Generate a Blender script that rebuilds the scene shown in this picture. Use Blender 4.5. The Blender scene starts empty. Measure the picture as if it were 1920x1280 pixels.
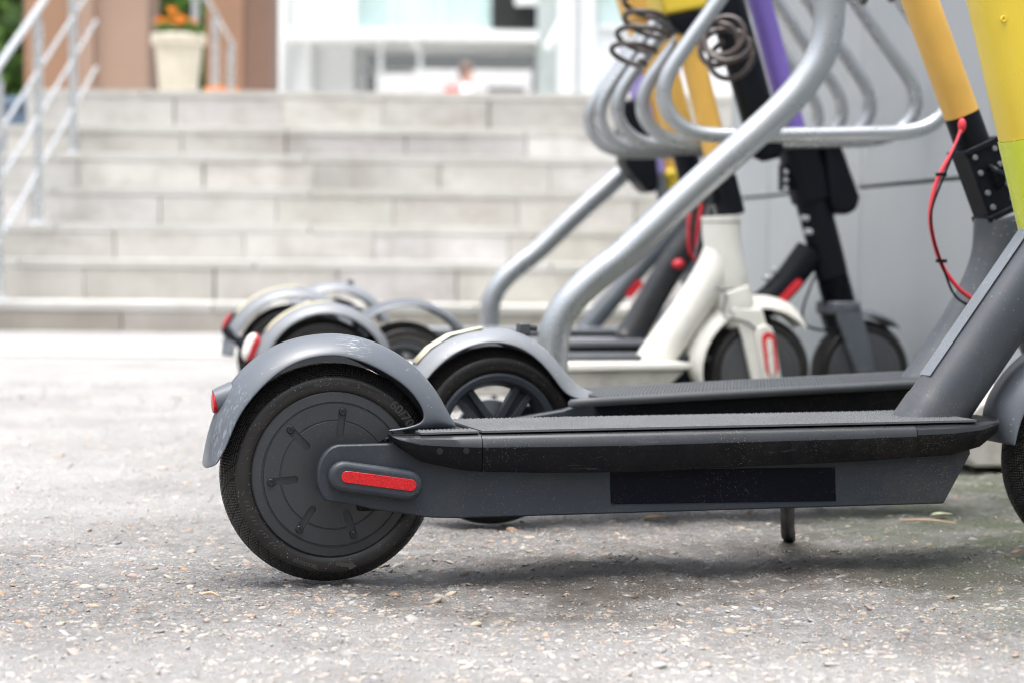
import bpy, bmesh, math, random
import numpy as np
from mathutils import Vector, Matrix
random.seed(7); rng = np.random.default_rng(7)
S = bpy.context.scene; COL = S.collection
R = math.radians; PI = math.pi

# ------------------------------------------------------------------ camera, world, sun, exposure
cam = bpy.data.cameras.new('camera'); co = bpy.data.objects.new('camera', cam); COL.objects.link(co)
co.location = (0, 0, .382)
cam.sensor_width = 36; cam.lens = 75; cam.clip_start = .05; cam.clip_end = 600
co.rotation_euler = (Matrix.Rotation(PI/2 - math.atan(170/4000), 3, 'X') @ Matrix.Rotation(R(.5), 3, 'Z')).to_euler()
cam.dof.use_dof = True; cam.dof.focus_distance = 2.42; cam.dof.aperture_fstop = 5.2; cam.dof.aperture_blades = 9
S.camera = co
SUN_EL, SUN_AZ = 80, 200
w = bpy.data.worlds.new('World'); S.world = w; w.use_nodes = True
wn, wl = w.node_tree.nodes, w.node_tree.links
sky = wn.new('ShaderNodeTexSky'); sky.sky_type = 'NISHITA'; sky.sun_disc = False
sky.sun_elevation = R(SUN_EL); sky.sun_rotation = R(SUN_AZ); sky.dust_density = 4; sky.air_density = 1.0; sky.ozone_density = 1.0
hs = wn.new('ShaderNodeHueSaturation'); hs.inputs['Saturation'].default_value = .32
# overcast: sky brighter overhead than at the horizon, steepened to deepen shadows
tc_ = wn.new('ShaderNodeTexCoord'); sx_ = wn.new('ShaderNodeSeparateXYZ'); mr_ = wn.new('ShaderNodeMapRange'); mu_ = wn.new('ShaderNodeMix')
mr_.inputs['From Min'].default_value = 0; mr_.inputs['From Max'].default_value = .95; mr_.inputs['To Min'].default_value = .10; mr_.inputs['To Max'].default_value = 2.1
mu_.data_type = 'RGBA'; mu_.blend_type = 'MULTIPLY'; mu_.inputs[0].default_value = 1
wl.new(tc_.outputs['Generated'], sx_.inputs[0]); wl.new(sx_.outputs[2], mr_.inputs['Value'])
wl.new(sky.outputs[0], hs.inputs['Color']); wl.new(hs.outputs[0], mu_.inputs[6]); wl.new(mr_.outputs[0], mu_.inputs[7]); wl.new(mu_.outputs[2], wn['Background'].inputs[0])
wn['Background'].inputs[1].default_value = .15
sl = bpy.data.lights.new('sun', 'SUN'); so = bpy.data.objects.new('sun', sl); COL.objects.link(so)
sl.energy = 1.0; sl.angle = R(45); sl.color = (1, .96, .9)
so.rotation_euler = (R(90 - SUN_EL), 0, R(180 - SUN_AZ))
S.view_settings.view_transform = 'Standard'; S.view_settings.look = 'None'
S.view_settings.exposure = 1.05; S.view_settings.gamma = 1
S.cycles.max_bounces = 8; S.cycles.use_denoising = True; S.cycles.filter_width = 1.05

# ------------------------------------------------------------------ materials
class G:
    def __init__(s, name):
        s.m = bpy.data.materials.new(name); s.m.use_nodes = True
        s.n, s.l = s.m.node_tree.nodes, s.m.node_tree.links
        s.b = s.n['Principled BSDF']; s.tc = s.n.new('ShaderNodeTexCoord')
    def set(s, k, v):
        if isinstance(v, bpy.types.NodeSocket): s.l.new(v, s.b.inputs[k])
        else: s.b.inputs[k].default_value = v
    def node(s, t, ins=(), **kw):
        n = s.n.new(t)
        for k, v in kw.items(): setattr(n, k, v)
        for k, v in dict(ins).items():
            if isinstance(v, bpy.types.NodeSocket): s.l.new(v, n.inputs[k])
            else: n.inputs[k].default_value = v
        return n
    def co(s, scale=(1, 1, 1), kind='Object'):
        return s.node('ShaderNodeMapping', {'Vector': s.tc.outputs[kind], 'Scale': scale}).outputs[0]
    def noise(s, scale, detail=4, rough=.55, vec=None, out=0, dist=0):
        return s.node('ShaderNodeTexNoise', {'Vector': vec or s.tc.outputs['Object'], 'Scale': scale, 'Detail': detail, 'Roughness': rough, 'Distortion': dist}).outputs[out]
    def vor(s, scale, vec=None, feature='F1'):
        return s.node('ShaderNodeTexVoronoi', {'Vector': vec or s.tc.outputs['Object'], 'Scale': scale}, feature=feature)
    def math(s, op, a, b=0, clamp=False):
        return s.node('ShaderNodeMath', {0: a, 1: b}, operation=op, use_clamp=clamp).outputs[0]
    def ramp(s, v, a, b, c0=0, c1=1):
        return s.node('ShaderNodeMapRange', {'Value': v, 'From Min': a, 'From Max': b, 'To Min': c0, 'To Max': c1}, clamp=True).outputs[0]
    def mix(s, f, a, b, blend='MIX'):
        n = s.n.new('ShaderNodeMix'); n.data_type = 'RGBA'; n.blend_type = blend
        for k, v in ((0, f), (6, a), (7, b)):
            if isinstance(v, bpy.types.NodeSocket): s.l.new(v, n.inputs[k])
            else: n.inputs[k].default_value = v if k == 0 else (*v[:3], 1)
        return n.outputs[2]
    def bump(s, h, strength, dist):
        n = s.node('ShaderNodeBump', {'Height': h, 'Strength': strength, 'Distance': dist}); return n.outputs[0]

def M(name, col, rough=.5, metal=0, var=.12, vs=9, bump=0, bs=400, specks=0, spcol=(.45, .4, .33), ss=260, grime=0, gcol=(.10, .08, .06), scuff=0, sccol=(.45, .47, .5), coat=0, spec=.5, mud=None, marks=()):
    g = G(name); c = g.mix(g.ramp(g.noise(vs, 5), .3, .7), [x*(1-var) for x in col], [min(1, x*(1+var)) for x in col])
    if grime:
        n = g.noise(14, 7, .7); c = g.mix(g.ramp(n, .5, .72, 0, grime), c, gcol)
    if scuff:
        n = g.noise(30, 6, .7, g.co((.35, 3, 3))); f = g.math('MULTIPLY', g.ramp(n, .63, .70, 0, scuff), g.ramp(g.noise(6), .45, .6))
        c = g.mix(f, c, sccol)
    if specks:
        v = g.vor(ss); r = g.node('ShaderNodeSeparateColor', {0: v.outputs['Color']}).outputs[0]
        sz = g.math('MULTIPLY', g.ramp(r, 1-specks, 1), .42)
        f = g.math('MULTIPLY', g.math('LESS_THAN', v.outputs['Distance'], sz), g.ramp(g.noise(10, 3), .38, .62, .15, 1))
        c = g.mix(f, c, spcol)
    if mud:   # dried splash mud: (start x, full x, colour)
        ox = g.node('ShaderNodeSeparateXYZ', {0: g.tc.outputs['Object']}).outputs[0]; mk = g.ramp(ox, mud[0], mud[1])
        c = g.mix(g.math('MULTIPLY', mk, g.ramp(g.noise(38, 8, .75), .42, .62, 0, .75)), c, mud[2])
        v = g.vor(620); r = g.node('ShaderNodeSeparateColor', {0: v.outputs['Color']}).outputs[0]
        c = g.mix(g.math('MULTIPLY', g.math('MULTIPLY', mk, g.ramp(g.noise(24, 4), .4, .6)), g.math('LESS_THAN', v.outputs['Distance'], g.math('MULTIPLY', g.ramp(r, .45, 1), .42))), c, (.17, .14, .11))
    for (px_, py_, pz_, rad, amt, sc3) in marks:   # scrapes with a place of their own
        d = g.node('ShaderNodeVectorMath', {0: g.tc.outputs['Object'], 1: (px_, py_, pz_)}, operation='DISTANCE').outputs['Value']
        k = g.math('MULTIPLY', g.ramp(d, rad, rad*.35), g.ramp(g.noise(60, 5, .7, g.co(sc3)), .54, .60, 0, amt)); c = g.mix(k, c, (.5, .52, .54))
    g.set('Base Color', c)
    rn = g.noise(22, 5); g.set('Roughness', g.ramp(rn, .25, .75, max(.03, rough-.09), min(1, rough+.09)))
    g.set('Metallic', metal); g.set('Coat Weight', coat); g.set('Specular IOR Level', spec)
    if bump: g.set('Normal', g.bump(g.noise(bs, 3), bump, .001))
    return g.m

m_charcoal = M('charcoal_metal', (.029, .035, .044), .42, spec=.3, mud=(.60, .76, (.055, .048, .042)), bump=.15, scuff=.4, sccol=(.11, .115, .12), specks=.14, ss=800, spcol=(.17, .16, .145), grime=.3, gcol=(.07, .066, .06))
m_fender = M('fender_plastic', (.085, .096, .112), .33, marks=((.022, -.03, .272, .024, .55, (.35, 8, 8)), (-.128, -.03, .165, .045, .2, (5, 4, .6)), (-.11, -.03, .21, .03, .2, (3, 5, 1))), specks=.03, ss=420, spcol=(.3, .3, .3), scuff=.4, bump=.06)
m_black = M('black_plastic', (.0045, .005, .0065), 0.34, spec=.1, mud=(.2, 1.3, (.03, .024, .018)), specks=.16, ss=800, spcol=(.13, .105, .08), grime=.15, gcol=(.02, .017, .014), scuff=.35, sccol=(.2, .2, .21), bump=.1)
m_worn_lit = M('worn_lit_plastic', (.022, .0245, .029), .30, spec=.6, scuff=.6, sccol=(.16, .165, .17), specks=.2, ss=800, spcol=(.2, .17, .14), grime=.3, gcol=(.03, .026, .022))  # scuffed plastic, base lightened to paint a highlight along the rail shoulder
m_stem = M('stem_metal', (.046, .053, .064), .34, specks=.06, ss=500, spcol=(.25, .25, .25), mud=(.9, .7, (.07, .065, .06)))
m_stemB = M('scratched_grey_stem', (.055, .062, .072), .36, grime=.5, gcol=(.12, .12, .12), specks=.08, ss=400)
m_label = M('label_black', (.003, .0035, .008), .4, spec=.1, specks=.25, ss=700, spcol=(.14, .115, .09))
m_hub = M('hub_cover', (.027, .0295, .033), .42, spec=.45, specks=.10, ss=800, spcol=(.12, .11, .10), bump=.12, grime=.2, gcol=(.05, .045, .04))
m_hub2 = M('grey_hub_cover', (.062, .065, .07), .5, grime=.4, gcol=(.1, .09, .08))
m_bolt = M('bolt_black', (.012, .012, .013), .3)
m_hole = M('hole_dark', (.003, .003, .003), .8)
m_mat = M('deck_rubber', (.085, .09, .095), .62, bump=.3)
m_pad = M('grey_pad', (.045, .05, .056), .55, bump=.2)
m_greyE = M('grey_metal', (.085, .096, .112), .36, specks=.05)
m_greyL = M('light_grey_plastic', (.165, .178, .196), .34, specks=.05, grime=.3, gcol=(.2, .19, .17))
m_blk2 = M('matt_black', (.006, .0075, .011), .42, spec=.14, bump=.1)
m_red = M('red_plastic', (.62, .02, .03), .4)
m_dullred = M('dull_red_lens', (.36, .012, .02), .35)
m_redcable = M('red_cable', (.7, .04, .06), .4)
m_silver = M('silver_paint', (.40, .42, .435), .3, .7, var=.05, vs=10, bump=.06, bs=200, specks=.04, ss=500)
m_steel = M('brushed_steel', (.54, .56, .57), .3, .55, var=.05)
m_yellow = M('yellow_paint', (.70, .405, .08), .4, grime=.25, gcol=(.5, .3, .06))
m_yshell = M('yellow_shell', (.72, .53, .045), .33, var=.04, scuff=.12, sccol=(.9, .85, .6))
m_lime = M('lime_band', (.58, .64, .04), .3, var=.04)
m_purple = M('purple_paint', (.22, .145, .52), .33, var=.06, scuff=.3, sccol=(.7, .65, .85))
m_lilac = M('lilac_paint', (.42, .34, .72), .35)
m_white = M('white_paint', (.74, .73, .67), .38, var=.05, grime=.2, gcol=(.5, .47, .4), specks=.05, spcol=(.3, .26, .2), ss=120)
m_whitegr = M('soiled_white', (.42, .41, .37), .6, var=.25, grime=.7, gcol=(.2, .18, .15))
m_brownc = M('brown_cable', (.052, .039, .034), .3, var=.2)
m_strip = M('yellow_strip', (.50, .47, .34), .4, grime=.4, gcol=(.6, .5, .25))
m_lit_sticker = M('pale_lit_sticker', (.145, .16, .175), .26, var=.1, scuff=.7, sccol=(.75, .75, .6))  # pale sticker; the stem's lit ridge is painted into its colour

def mat_reflex():
    g = G('red_reflector'); v = g.vor(330)
    e = g.node('ShaderNodeTexVoronoi', {'Vector': g.tc.outputs['Object'], 'Scale': 230.}, feature='DISTANCE_TO_EDGE').outputs[0]
    g.set('Base Color', g.mix(g.ramp(e, .03, .12), (.33, .001, .004), (.54, .003, .008))); g.set('Roughness', .35)
    g.set('Coat Weight', .1); g.set('Normal', g.bump(e, .3, .0005)); return g.m
m_reflex = mat_reflex()

def mat_rubber(name, tread):
    g = G(name); uv = g.node('ShaderNodeSeparateXYZ', {0: g.tc.outputs['UV']})
    u, v = uv.outputs[0], uv.outputs[1]
    c = g.mix(g.ramp(g.noise(16, 6, .7), .4, .7), (.009, .009, .0095), (.024, .021, .019))
    vv = g.vor(700); r = g.node('ShaderNodeSeparateColor', {0: vv.outputs['Color']}).outputs[0]
    c = g.mix(g.math('LESS_THAN', vv.outputs['Distance'], g.math('MULTIPLY', g.ramp(r, .9, 1), .4)), c, (.26, .21, .16))
    g.set('Base Color', c); g.set('Specular IOR Level', .14)
    if tread:
        g.set('Specular IOR Level', .3)
        a = g.math('SINE', g.math('ADD', g.math('MULTIPLY', u, 2*PI*118), g.math('MULTIPLY', v, 1000)))
        b = g.math('SINE', g.math('SUBTRACT', g.math('MULTIPLY', u, 2*PI*118), g.math('MULTIPLY', v, 1000)))
        kn = g.math('MULTIPLY', a, b)
        av = g.math('ABSOLUTE', v)
        sl_ = g.math('FRACT', g.math('ADD', g.math('MULTIPLY', u, 44), g.math('MULTIPLY', av, 46)))
        groove = g.ramp(g.math('ABSOLUTE', g.math('SUBTRACT', sl_, .5)), .03, .09)
        h = g.math('ADD', g.math('MULTIPLY', kn, .35), g.math('MULTIPLY', groove, 1.2))
        g.set('Normal', g.bump(h, 1, .004)); g.set('Roughness', .40)
    else:
        g.set('Normal', g.bump(g.noise(120, 4), .25, .001)); g.set('Roughness', g.ramp(g.noise(20), .3, .7, .24, .44)); g.set('Specular IOR Level', .4)
    return g.m
m_tread = mat_rubber('tyre_tread', True); m_wall_r = mat_rubber('tyre_sidewall', False)

# ------------------------------------------------------------------ mesh helpers
class MB:
    """collects shapes; build() links them as ONE mesh object"""
    def __init__(s): s.v = []; s.f = []; s.mi = []; s.uv = {}
    def add(s, verts, faces, mi=0):
        o = len(s.v); s.v += [tuple(p) for p in verts]; s.f += [tuple(i+o for i in q) for q in faces]; s.mi += [mi]*len(faces); return s
    def box(s, x0, x1, y0, y1, z0, z1, mi=0):
        return s.add([(x, y, z) for x in (x0, x1) for y in (y0, y1) for z in (z0, z1)],
                     [(0, 1, 3, 2), (4, 6, 7, 5), (0, 4, 5, 1), (2, 3, 7, 6), (0, 2, 6, 4), (1, 5, 7, 3)], mi)
    def prism(s, pts, y0, y1, mi=0):
        n = len(pts); return s.add([(x, y0, z) for x, z in pts] + [(x, y1, z) for x, z in pts],
            [tuple(range(n)), tuple(range(2*n-1, n-1, -1))] + [(i, i+n, (i+1) % n + n, (i+1) % n) for i in range(n)], mi)
    def slab(s, pts, z0, z1, mi=0):
        n = len(pts); return s.add([(x, y, z0) for x, y in pts] + [(x, y, z1) for x, y in pts],
            [tuple(range(n-1, -1, -1)), tuple(range(n, 2*n))] + [(i, (i+1) % n, (i+1) % n + n, i+n) for i in range(n)], mi)
    def tube(s, path, rad, n=16, smooth=6, sq=None, mi=0, caps=True):
        P = [Vector(p) for p in path]
        if not hasattr(rad, '__len__'): rad = [rad]*len(P)
        if smooth > 1 and len(P) > 2:
            Q, rr = [], []
            for i in range(len(P)-1):
                a, b, c, d = P[max(i-1, 0)], P[i], P[i+1], P[min(i+2, len(P)-1)]
                if i == 0: a = 2*b-c
                if i == len(P)-2: d = 2*c-b
                for k in range(smooth):
                    t = k/smooth
                    Q.append(.5*((2*b)+(c-a)*t+(2*a-5*b+4*c-d)*t*t+(3*b-a-3*c+d)*t**3)); rr.append(rad[i]*(1-t)+rad[i+1]*t)
            Q.append(P[-1]); rr.append(rad[-1]); P, rad = Q, rr
        T = [(P[min(i+1, len(P)-1)]-P[max(i-1, 0)]).normalized() for i in range(len(P))]
        N = T[0].cross(Vector((0, 1, 0)))
        if N.length < .05: N = T[0].cross(Vector((1, 0, 0)))
        N.normalize(); V = []
        for i, p in enumerate(P):
            N = (N - T[i]*N.dot(T[i])).normalized(); B = T[i].cross(N)
            for k in range(n):
                a = 2*PI*k/n; ca, sa = math.cos(a), math.sin(a)
                if sq:
                    e = sq[2]; ca = math.copysign(abs(ca)**e, ca)*sq[0]; sa = math.copysign(abs(sa)**e, sa)*sq[1]
                V.append(p + (N*ca + B*sa)*rad[i])
        F = [(i*n+k, i*n+(k+1) % n, (i+1)*n+(k+1) % n, (i+1)*n+k) for i in range(len(P)-1) for k in range(n)]
        if caps: F += [tuple(range(n-1, -1, -1)), tuple((len(P)-1)*n+k for k in range(n))]
        return s.add(V, F, mi)
    def lathe(s, prof, c=(0, 0, 0), n=64, axis='y', mi=0, close=False):
        """prof: list of (r, t); t runs along the axis"""
        V, m = [], len(prof)
        for k in range(n):
            a = 2*PI*k/n
            for r, t in prof:
                p = (r*math.cos(a), t, r*math.sin(a)) if axis == 'y' else (r*math.cos(a), r*math.sin(a), t) if axis == 'z' else (t, r*math.cos(a), r*math.sin(a))
                V.append((p[0]+c[0], p[1]+c[1], p[2]+c[2]))
        mm = m if close else m-1
        F = [(k*m+j, k*m+(j+1) % m, ((k+1) % n)*m+(j+1) % m, ((k+1) % n)*m+j) for k in range(n) for j in range(mm)]
        mis = [mi[j] if hasattr(mi, '__len__') else mi for k in range(n) for j in range(mm)]
        o = len(s.f); s.add(V, F); s.mi[o:] = mis
        cum = [0]
        for j in range(1, m): cum.append(cum[-1]+math.dist(prof[j], prof[j-1]))
        for i in range(len(F)):
            k, j = divmod(i, mm); j2 = (j+1) % m; v0 = cum[j]-cum[-1]/2; v1 = (cum[j2] if j2 else cum[-1])-cum[-1]/2
            s.uv[o+i] = ((k/n, v0), (k/n, v1), ((k+1)/n, v1), ((k+1)/n, v0))
        return s
    def ball(s, c, r, sc=(1, 1, 1), sub=2, mi=0):
        bm = bmesh.new(); bmesh.ops.create_icosphere(bm, subdivisions=sub, radius=1)
        s.add([(c[0]+v.co.x*r*sc[0], c[1]+v.co.y*r*sc[1], c[2]+v.co.z*r*sc[2]) for v in bm.verts], [tuple(v.index for v in f.verts) for f in bm.faces], mi)
        bm.free(); return s
    def build(s, name, mats, parent=None, smooth=35, bevel=0, seg=2, label=None, solid=0):
        me = bpy.data.meshes.new(name); me.from_pydata(s.v, [], s.f)
        mats = mats if isinstance(mats, (list, tuple)) else [mats]
        for m in mats: me.materials.append(m)
        me.polygons.foreach_set('material_index', s.mi)
        if s.uv:
            L = me.uv_layers.new(name='UVMap').data
            for i, q in s.uv.items():
                for li, uv in zip(me.polygons[i].loop_indices, q): L[li].uv = uv
        bm = bmesh.new(); bm.from_mesh(me); bmesh.ops.recalc_face_normals(bm, faces=bm.faces); bm.to_mesh(me); bm.free()
        o = bpy.data.objects.new(name, me); COL.objects.link(o)
        if parent: o.parent = parent
        if label: o['label'] = label
        if solid:
            md = o.modifiers.new('solid', 'SOLIDIFY'); md.thickness = solid; md.offset = -1
        if bevel:
            md = o.modifiers.new('bevel', 'BEVEL'); md.width = bevel; md.segments = seg; md.limit_method = 'ANGLE'; md.angle_limit = R(40); md.harden_normals = False
        if smooth: me.shade_smooth(); me.set_sharp_from_angle(angle=R(smooth))
        return o

def tag(o, label, cat, group=None, kind=None):
    if label: o['label'] = label
    if cat: o['category'] = cat
    if group: o['group'] = group
    if kind: o['kind'] = kind
    return o
def empty(name, loc, yaw=0):
    o = bpy.data.objects.new(name, None); COL.objects.link(o); o.location = loc; o.rotation_euler.z = R(yaw); o.empty_display_size = .1; return o
def pill(a, b, r, n=10):
    """outline of a capsule between two xz points"""
    ang = math.atan2(b[1]-a[1], b[0]-a[0]); out = []
    for c, s in ((b, -PI/2), (a, PI/2)):
        out += [(c[0]+r*math.cos(ang+s+PI*k/n), c[1]+r*math.sin(ang+s+PI*k/n)) for k in range(n+1)]
    return out
def boolean_cut(o, cutters):
    c = cutters.build('cutter', m_hole, o.parent, smooth=0)
    md = o.modifiers.new('cut', 'BOOLEAN'); md.object = c; md.operation = 'DIFFERENCE'; md.solver = 'EXACT'
    dg = bpy.context.evaluated_depsgraph_get(); me = bpy.data.meshes.new_from_object(o.evaluated_get(dg))
    old = o.data; o.modifiers.clear(); o.data = me; bpy.data.meshes.remove(old)
    cm = c.data; bpy.data.objects.remove(c); bpy.data.meshes.remove(cm)
    me.shade_smooth(); me.set_sharp_from_angle(angle=R(30))
def arc_text(mb, body, size, cx, cz, r, mid_deg, y0, depth, flip=False, thin=0):
    """raised lettering bent round a circle in the xz plane, facing -y"""
    cu = bpy.data.curves.new('txt', 'FONT'); cu.body = body; cu.size = size; cu.align_x = 'CENTER'; cu.extrude = depth; cu.resolution_u = 3; cu.offset = thin
    t = bpy.data.objects.new('txt', cu); COL.objects.link(t); bpy.context.view_layer.update()
    me = bpy.data.meshes.new_from_object(t.evaluated_get(bpy.context.evaluated_depsgraph_get()))
    V = []
    for v in me.vertices:
        if not flip: a = R(mid_deg) - v.co.x/r; rr = r + v.co.y
        else: a = R(mid_deg) + v.co.x/r; rr = r - v.co.y
        V.append((cx+rr*math.cos(a), y0 - v.co.z, cz+rr*math.sin(a)))
    mb.add(V, [tuple(p.vertices) for p in me.polygons])
    bpy.data.objects.remove(t); bpy.data.curves.remove(cu); bpy.data.meshes.remove(me)

# ------------------------------------------------------------------ ground
def grade(lo, hi, step, far, grow=1.25):
    a = list(np.arange(lo, hi+1e-9, step)); s = step
    while a[-1] < far: s *= grow; a.append(a[-1]+s)
    s = step; b = [lo]
    while b[-1] > -far: s *= grow; b.append(b[-1]-s)
    return np.array(b[:0:-1]+a)
def vnoise(x, y, sc, seed):
    r = np.random.default_rng(seed); t = r.random((256, 256))
    X, Y = x*sc+1000, y*sc+1000; i, j = np.floor(X).astype(int), np.floor(Y).astype(int); fx, fy = X-i, Y-j
    fx, fy = fx*fx*(3-2*fx), fy*fy*(3-2*fy); g = lambda a, b: t[a % 256, b % 256]
    return (g(i, j)*(1-fx)+g(i+1, j)*fx)*(1-fy)+(g(i, j+1)*(1-fx)+g(i+1, j+1)*fx)*fy - .5
def relief(x, y):
    k = np.clip((7.5-y)/2.5, 0, 1)*np.clip((2.4-np.abs(x))/.6, 0, 1)
    return k*(.008*vnoise(x, y, 7, 1)+.006*vnoise(x, y, 17, 2)+.0055*vnoise(x, y, 48, 3)+.003*vnoise(x, y, 110, 4)) - .002*k
def mat_ground(name, pebble=False):
    g = G(name); P = g.tc.outputs['Object']; xyz = g.node('ShaderNodeSeparateXYZ', {0: P})
    patch = g.noise(1.3, 6, .6); patch2 = g.noise(4.2, 5, .6)
    # cement film still covering the stones: everywhere far off and in worn patches near the tyres
    yv, xv = xyz.outputs[1], xyz.outputs[0]
    far_ = g.ramp(yv, 3.0, 4.6); left_ = g.math('MULTIPLY', g.ramp(xv, -.05, -.75), g.ramp(yv, 2.3, 3.1)); front_ = g.ramp(yv, 2.28, 1.95)
    film = g.math('ADD', g.math('MAXIMUM', g.math('MAXIMUM', far_, left_), g.math('MULTIPLY', front_, .8)), g.math('SUBTRACT', g.math('MULTIPLY', g.noise(3.1, 6, .62), 1.9), 1.1))
    film = g.ramp(film, .0, .95)
    if pebble:
        c = g.node('ShaderNodeVertexColor', layer_name='Col').outputs[0]
        c = g.mix(g.ramp(g.noise(300, 4, .6), .3, .7, 0, .55), c, (.25, .24, .235))
        c = g.mix(g.ramp(patch2, .5, .7, 0, .3), c, (.15, .125, .10))
        c = g.mix(g.math('MULTIPLY', film, .62), c, (.39, .382, .372))
        g.set('Roughness', .6); g.set('Normal', g.bump(g.noise(420, 3), .4, .0008))
    else:
        base = g.mix(g.ramp(g.noise(45, 8, .72), .3, .72), (.09, .088, .087), (.28, .275, .27))
        v = g.vor(120); rc = g.node('ShaderNodeSeparateColor', {0: v.outputs['Color']})
        f = g.math('MULTIPLY', g.math('LESS_THAN', v.outputs['Distance'], g.math('MULTIPLY', rc.outputs[0], .5)), g.ramp(rc.outputs[1], .3, .35))
        st = g.node('ShaderNodeValToRGB', {0: rc.outputs[2]})
        cr = st.color_ramp; cr.elements[0].color = (.26, .25, .25, 1); cr.elements[1].color = (.42, .38, .32, 1)
        for p, c_ in ((.3, (.38, .35, .3, 1)), (.5, (.25, .26, .28, 1)), (.62, (.34, .22, .13, 1)), (.7, (.44, .42, .4, 1)), (.85, (.28, .2, .16, 1))):
            e = cr.elements.new(p); e.color = c_
        c = g.mix(f, base, st.outputs[0])
        v2 = g.vor(330); r2 = g.node('ShaderNodeSeparateColor', {0: v2.outputs['Color']})
        c = g.mix(g.math('MULTIPLY', g.math('LESS_THAN', v2.outputs['Distance'], g.math('MULTIPLY', r2.outputs[0], .5)), .6), c, g.mix(r2.outputs[1], (.10, .095, .095), (.46, .43, .39)))
        h = g.math('ADD', g.math('MULTIPLY', g.ramp(v.outputs['Distance'], 0, .5, 1, 0), f), g.math('ADD', g.math('MULTIPLY', g.noise(160, 6, .7), 1.2), g.math('MULTIPLY', g.ramp(v2.outputs['Distance'], 0, .5, 1, 0), .3)))
        g.set('Normal', g.bump(h, 1, .006)); g.set('Roughness', .8)
        c = g.mix(g.ramp(patch2, .55, .75, 0, .4), c, (.13, .115, .10))
        fc = g.mix(g.ramp(g.noise(70, 6, .7), .3, .7), (.33, .322, .315), (.43, .422, .414))
        c = g.mix(g.math('MULTIPLY', film, .88), c, fc)
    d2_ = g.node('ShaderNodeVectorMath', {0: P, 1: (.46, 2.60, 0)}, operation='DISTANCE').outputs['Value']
    damp_shade = g.math('SUBTRACT', g.math('MINIMUM', d2_, g.node('ShaderNodeVectorMath', {0: P, 1: (.10, 2.49, 0)}, operation='DISTANCE').outputs['Value']), g.math('MULTIPLY', g.noise(7, 6, .65), .72))
    dm = g.ramp(damp_shade, -.06, -.26, 0, .85); c = g.mix(dm, c, (.065, .055, .046)); g.set('Roughness', g.ramp(dm, 0, .85, .78, .36))  # damp grit, darkened further to paint the contact shadow under the deck
    # moss and damp dirt creeping out from the foot of the cladding wall
    near = g.math('ADD', g.math('MULTIPLY', xyz.outputs[0], 1.0), g.math('MULTIPLY', xyz.outputs[1], .14))
    moss = g.math('MULTIPLY', g.ramp(near, .72, 1.05), g.ramp(g.noise(9, 6, .65), .32, .55))
    c = g.mix(g.math('MULTIPLY', moss, .45 if pebble else .85), c, (.065, .085, .04))
    g.set('Base Color', c); return g.m
xs = grade(-1.5, 1.8, .009, 90); ys = grade(1.55, 5.0, .011, 90)
X, Y = np.meshgrid(xs, ys); Z = relief(X, Y); nx, ny = len(xs), len(ys)
V = np.stack([X, Y, Z], -1).reshape(-1, 3)
I = np.arange(nx*ny).reshape(ny, nx); Q = np.stack([I[:-1, :-1], I[:-1, 1:], I[1:, 1:], I[1:, :-1]], -1).reshape(-1, 4)
def np_mesh(name, V, Q, mat, k=4, smooth=True):
    me = bpy.data.meshes.new(name); me.vertices.add(len(V)); me.vertices.foreach_set('co', V.astype(np.float32).ravel())
    me.loops.add(Q.size); me.loops.foreach_set('vertex_index', Q.astype(np.int32).ravel())
    me.polygons.add(len(Q)); me.polygons.foreach_set('loop_start', np.arange(0, Q.size, k, dtype=np.int32))
    me.update(calc_edges=True); me.validate(); me.materials.append(mat)
    if smooth: me.shade_smooth()
    o = bpy.data.objects.new(name, me); COL.objects.link(o); return o
ground = np_mesh('ground', V, Q, mat_ground('exposed_aggregate')); ground['kind'] = 'structure'

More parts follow.
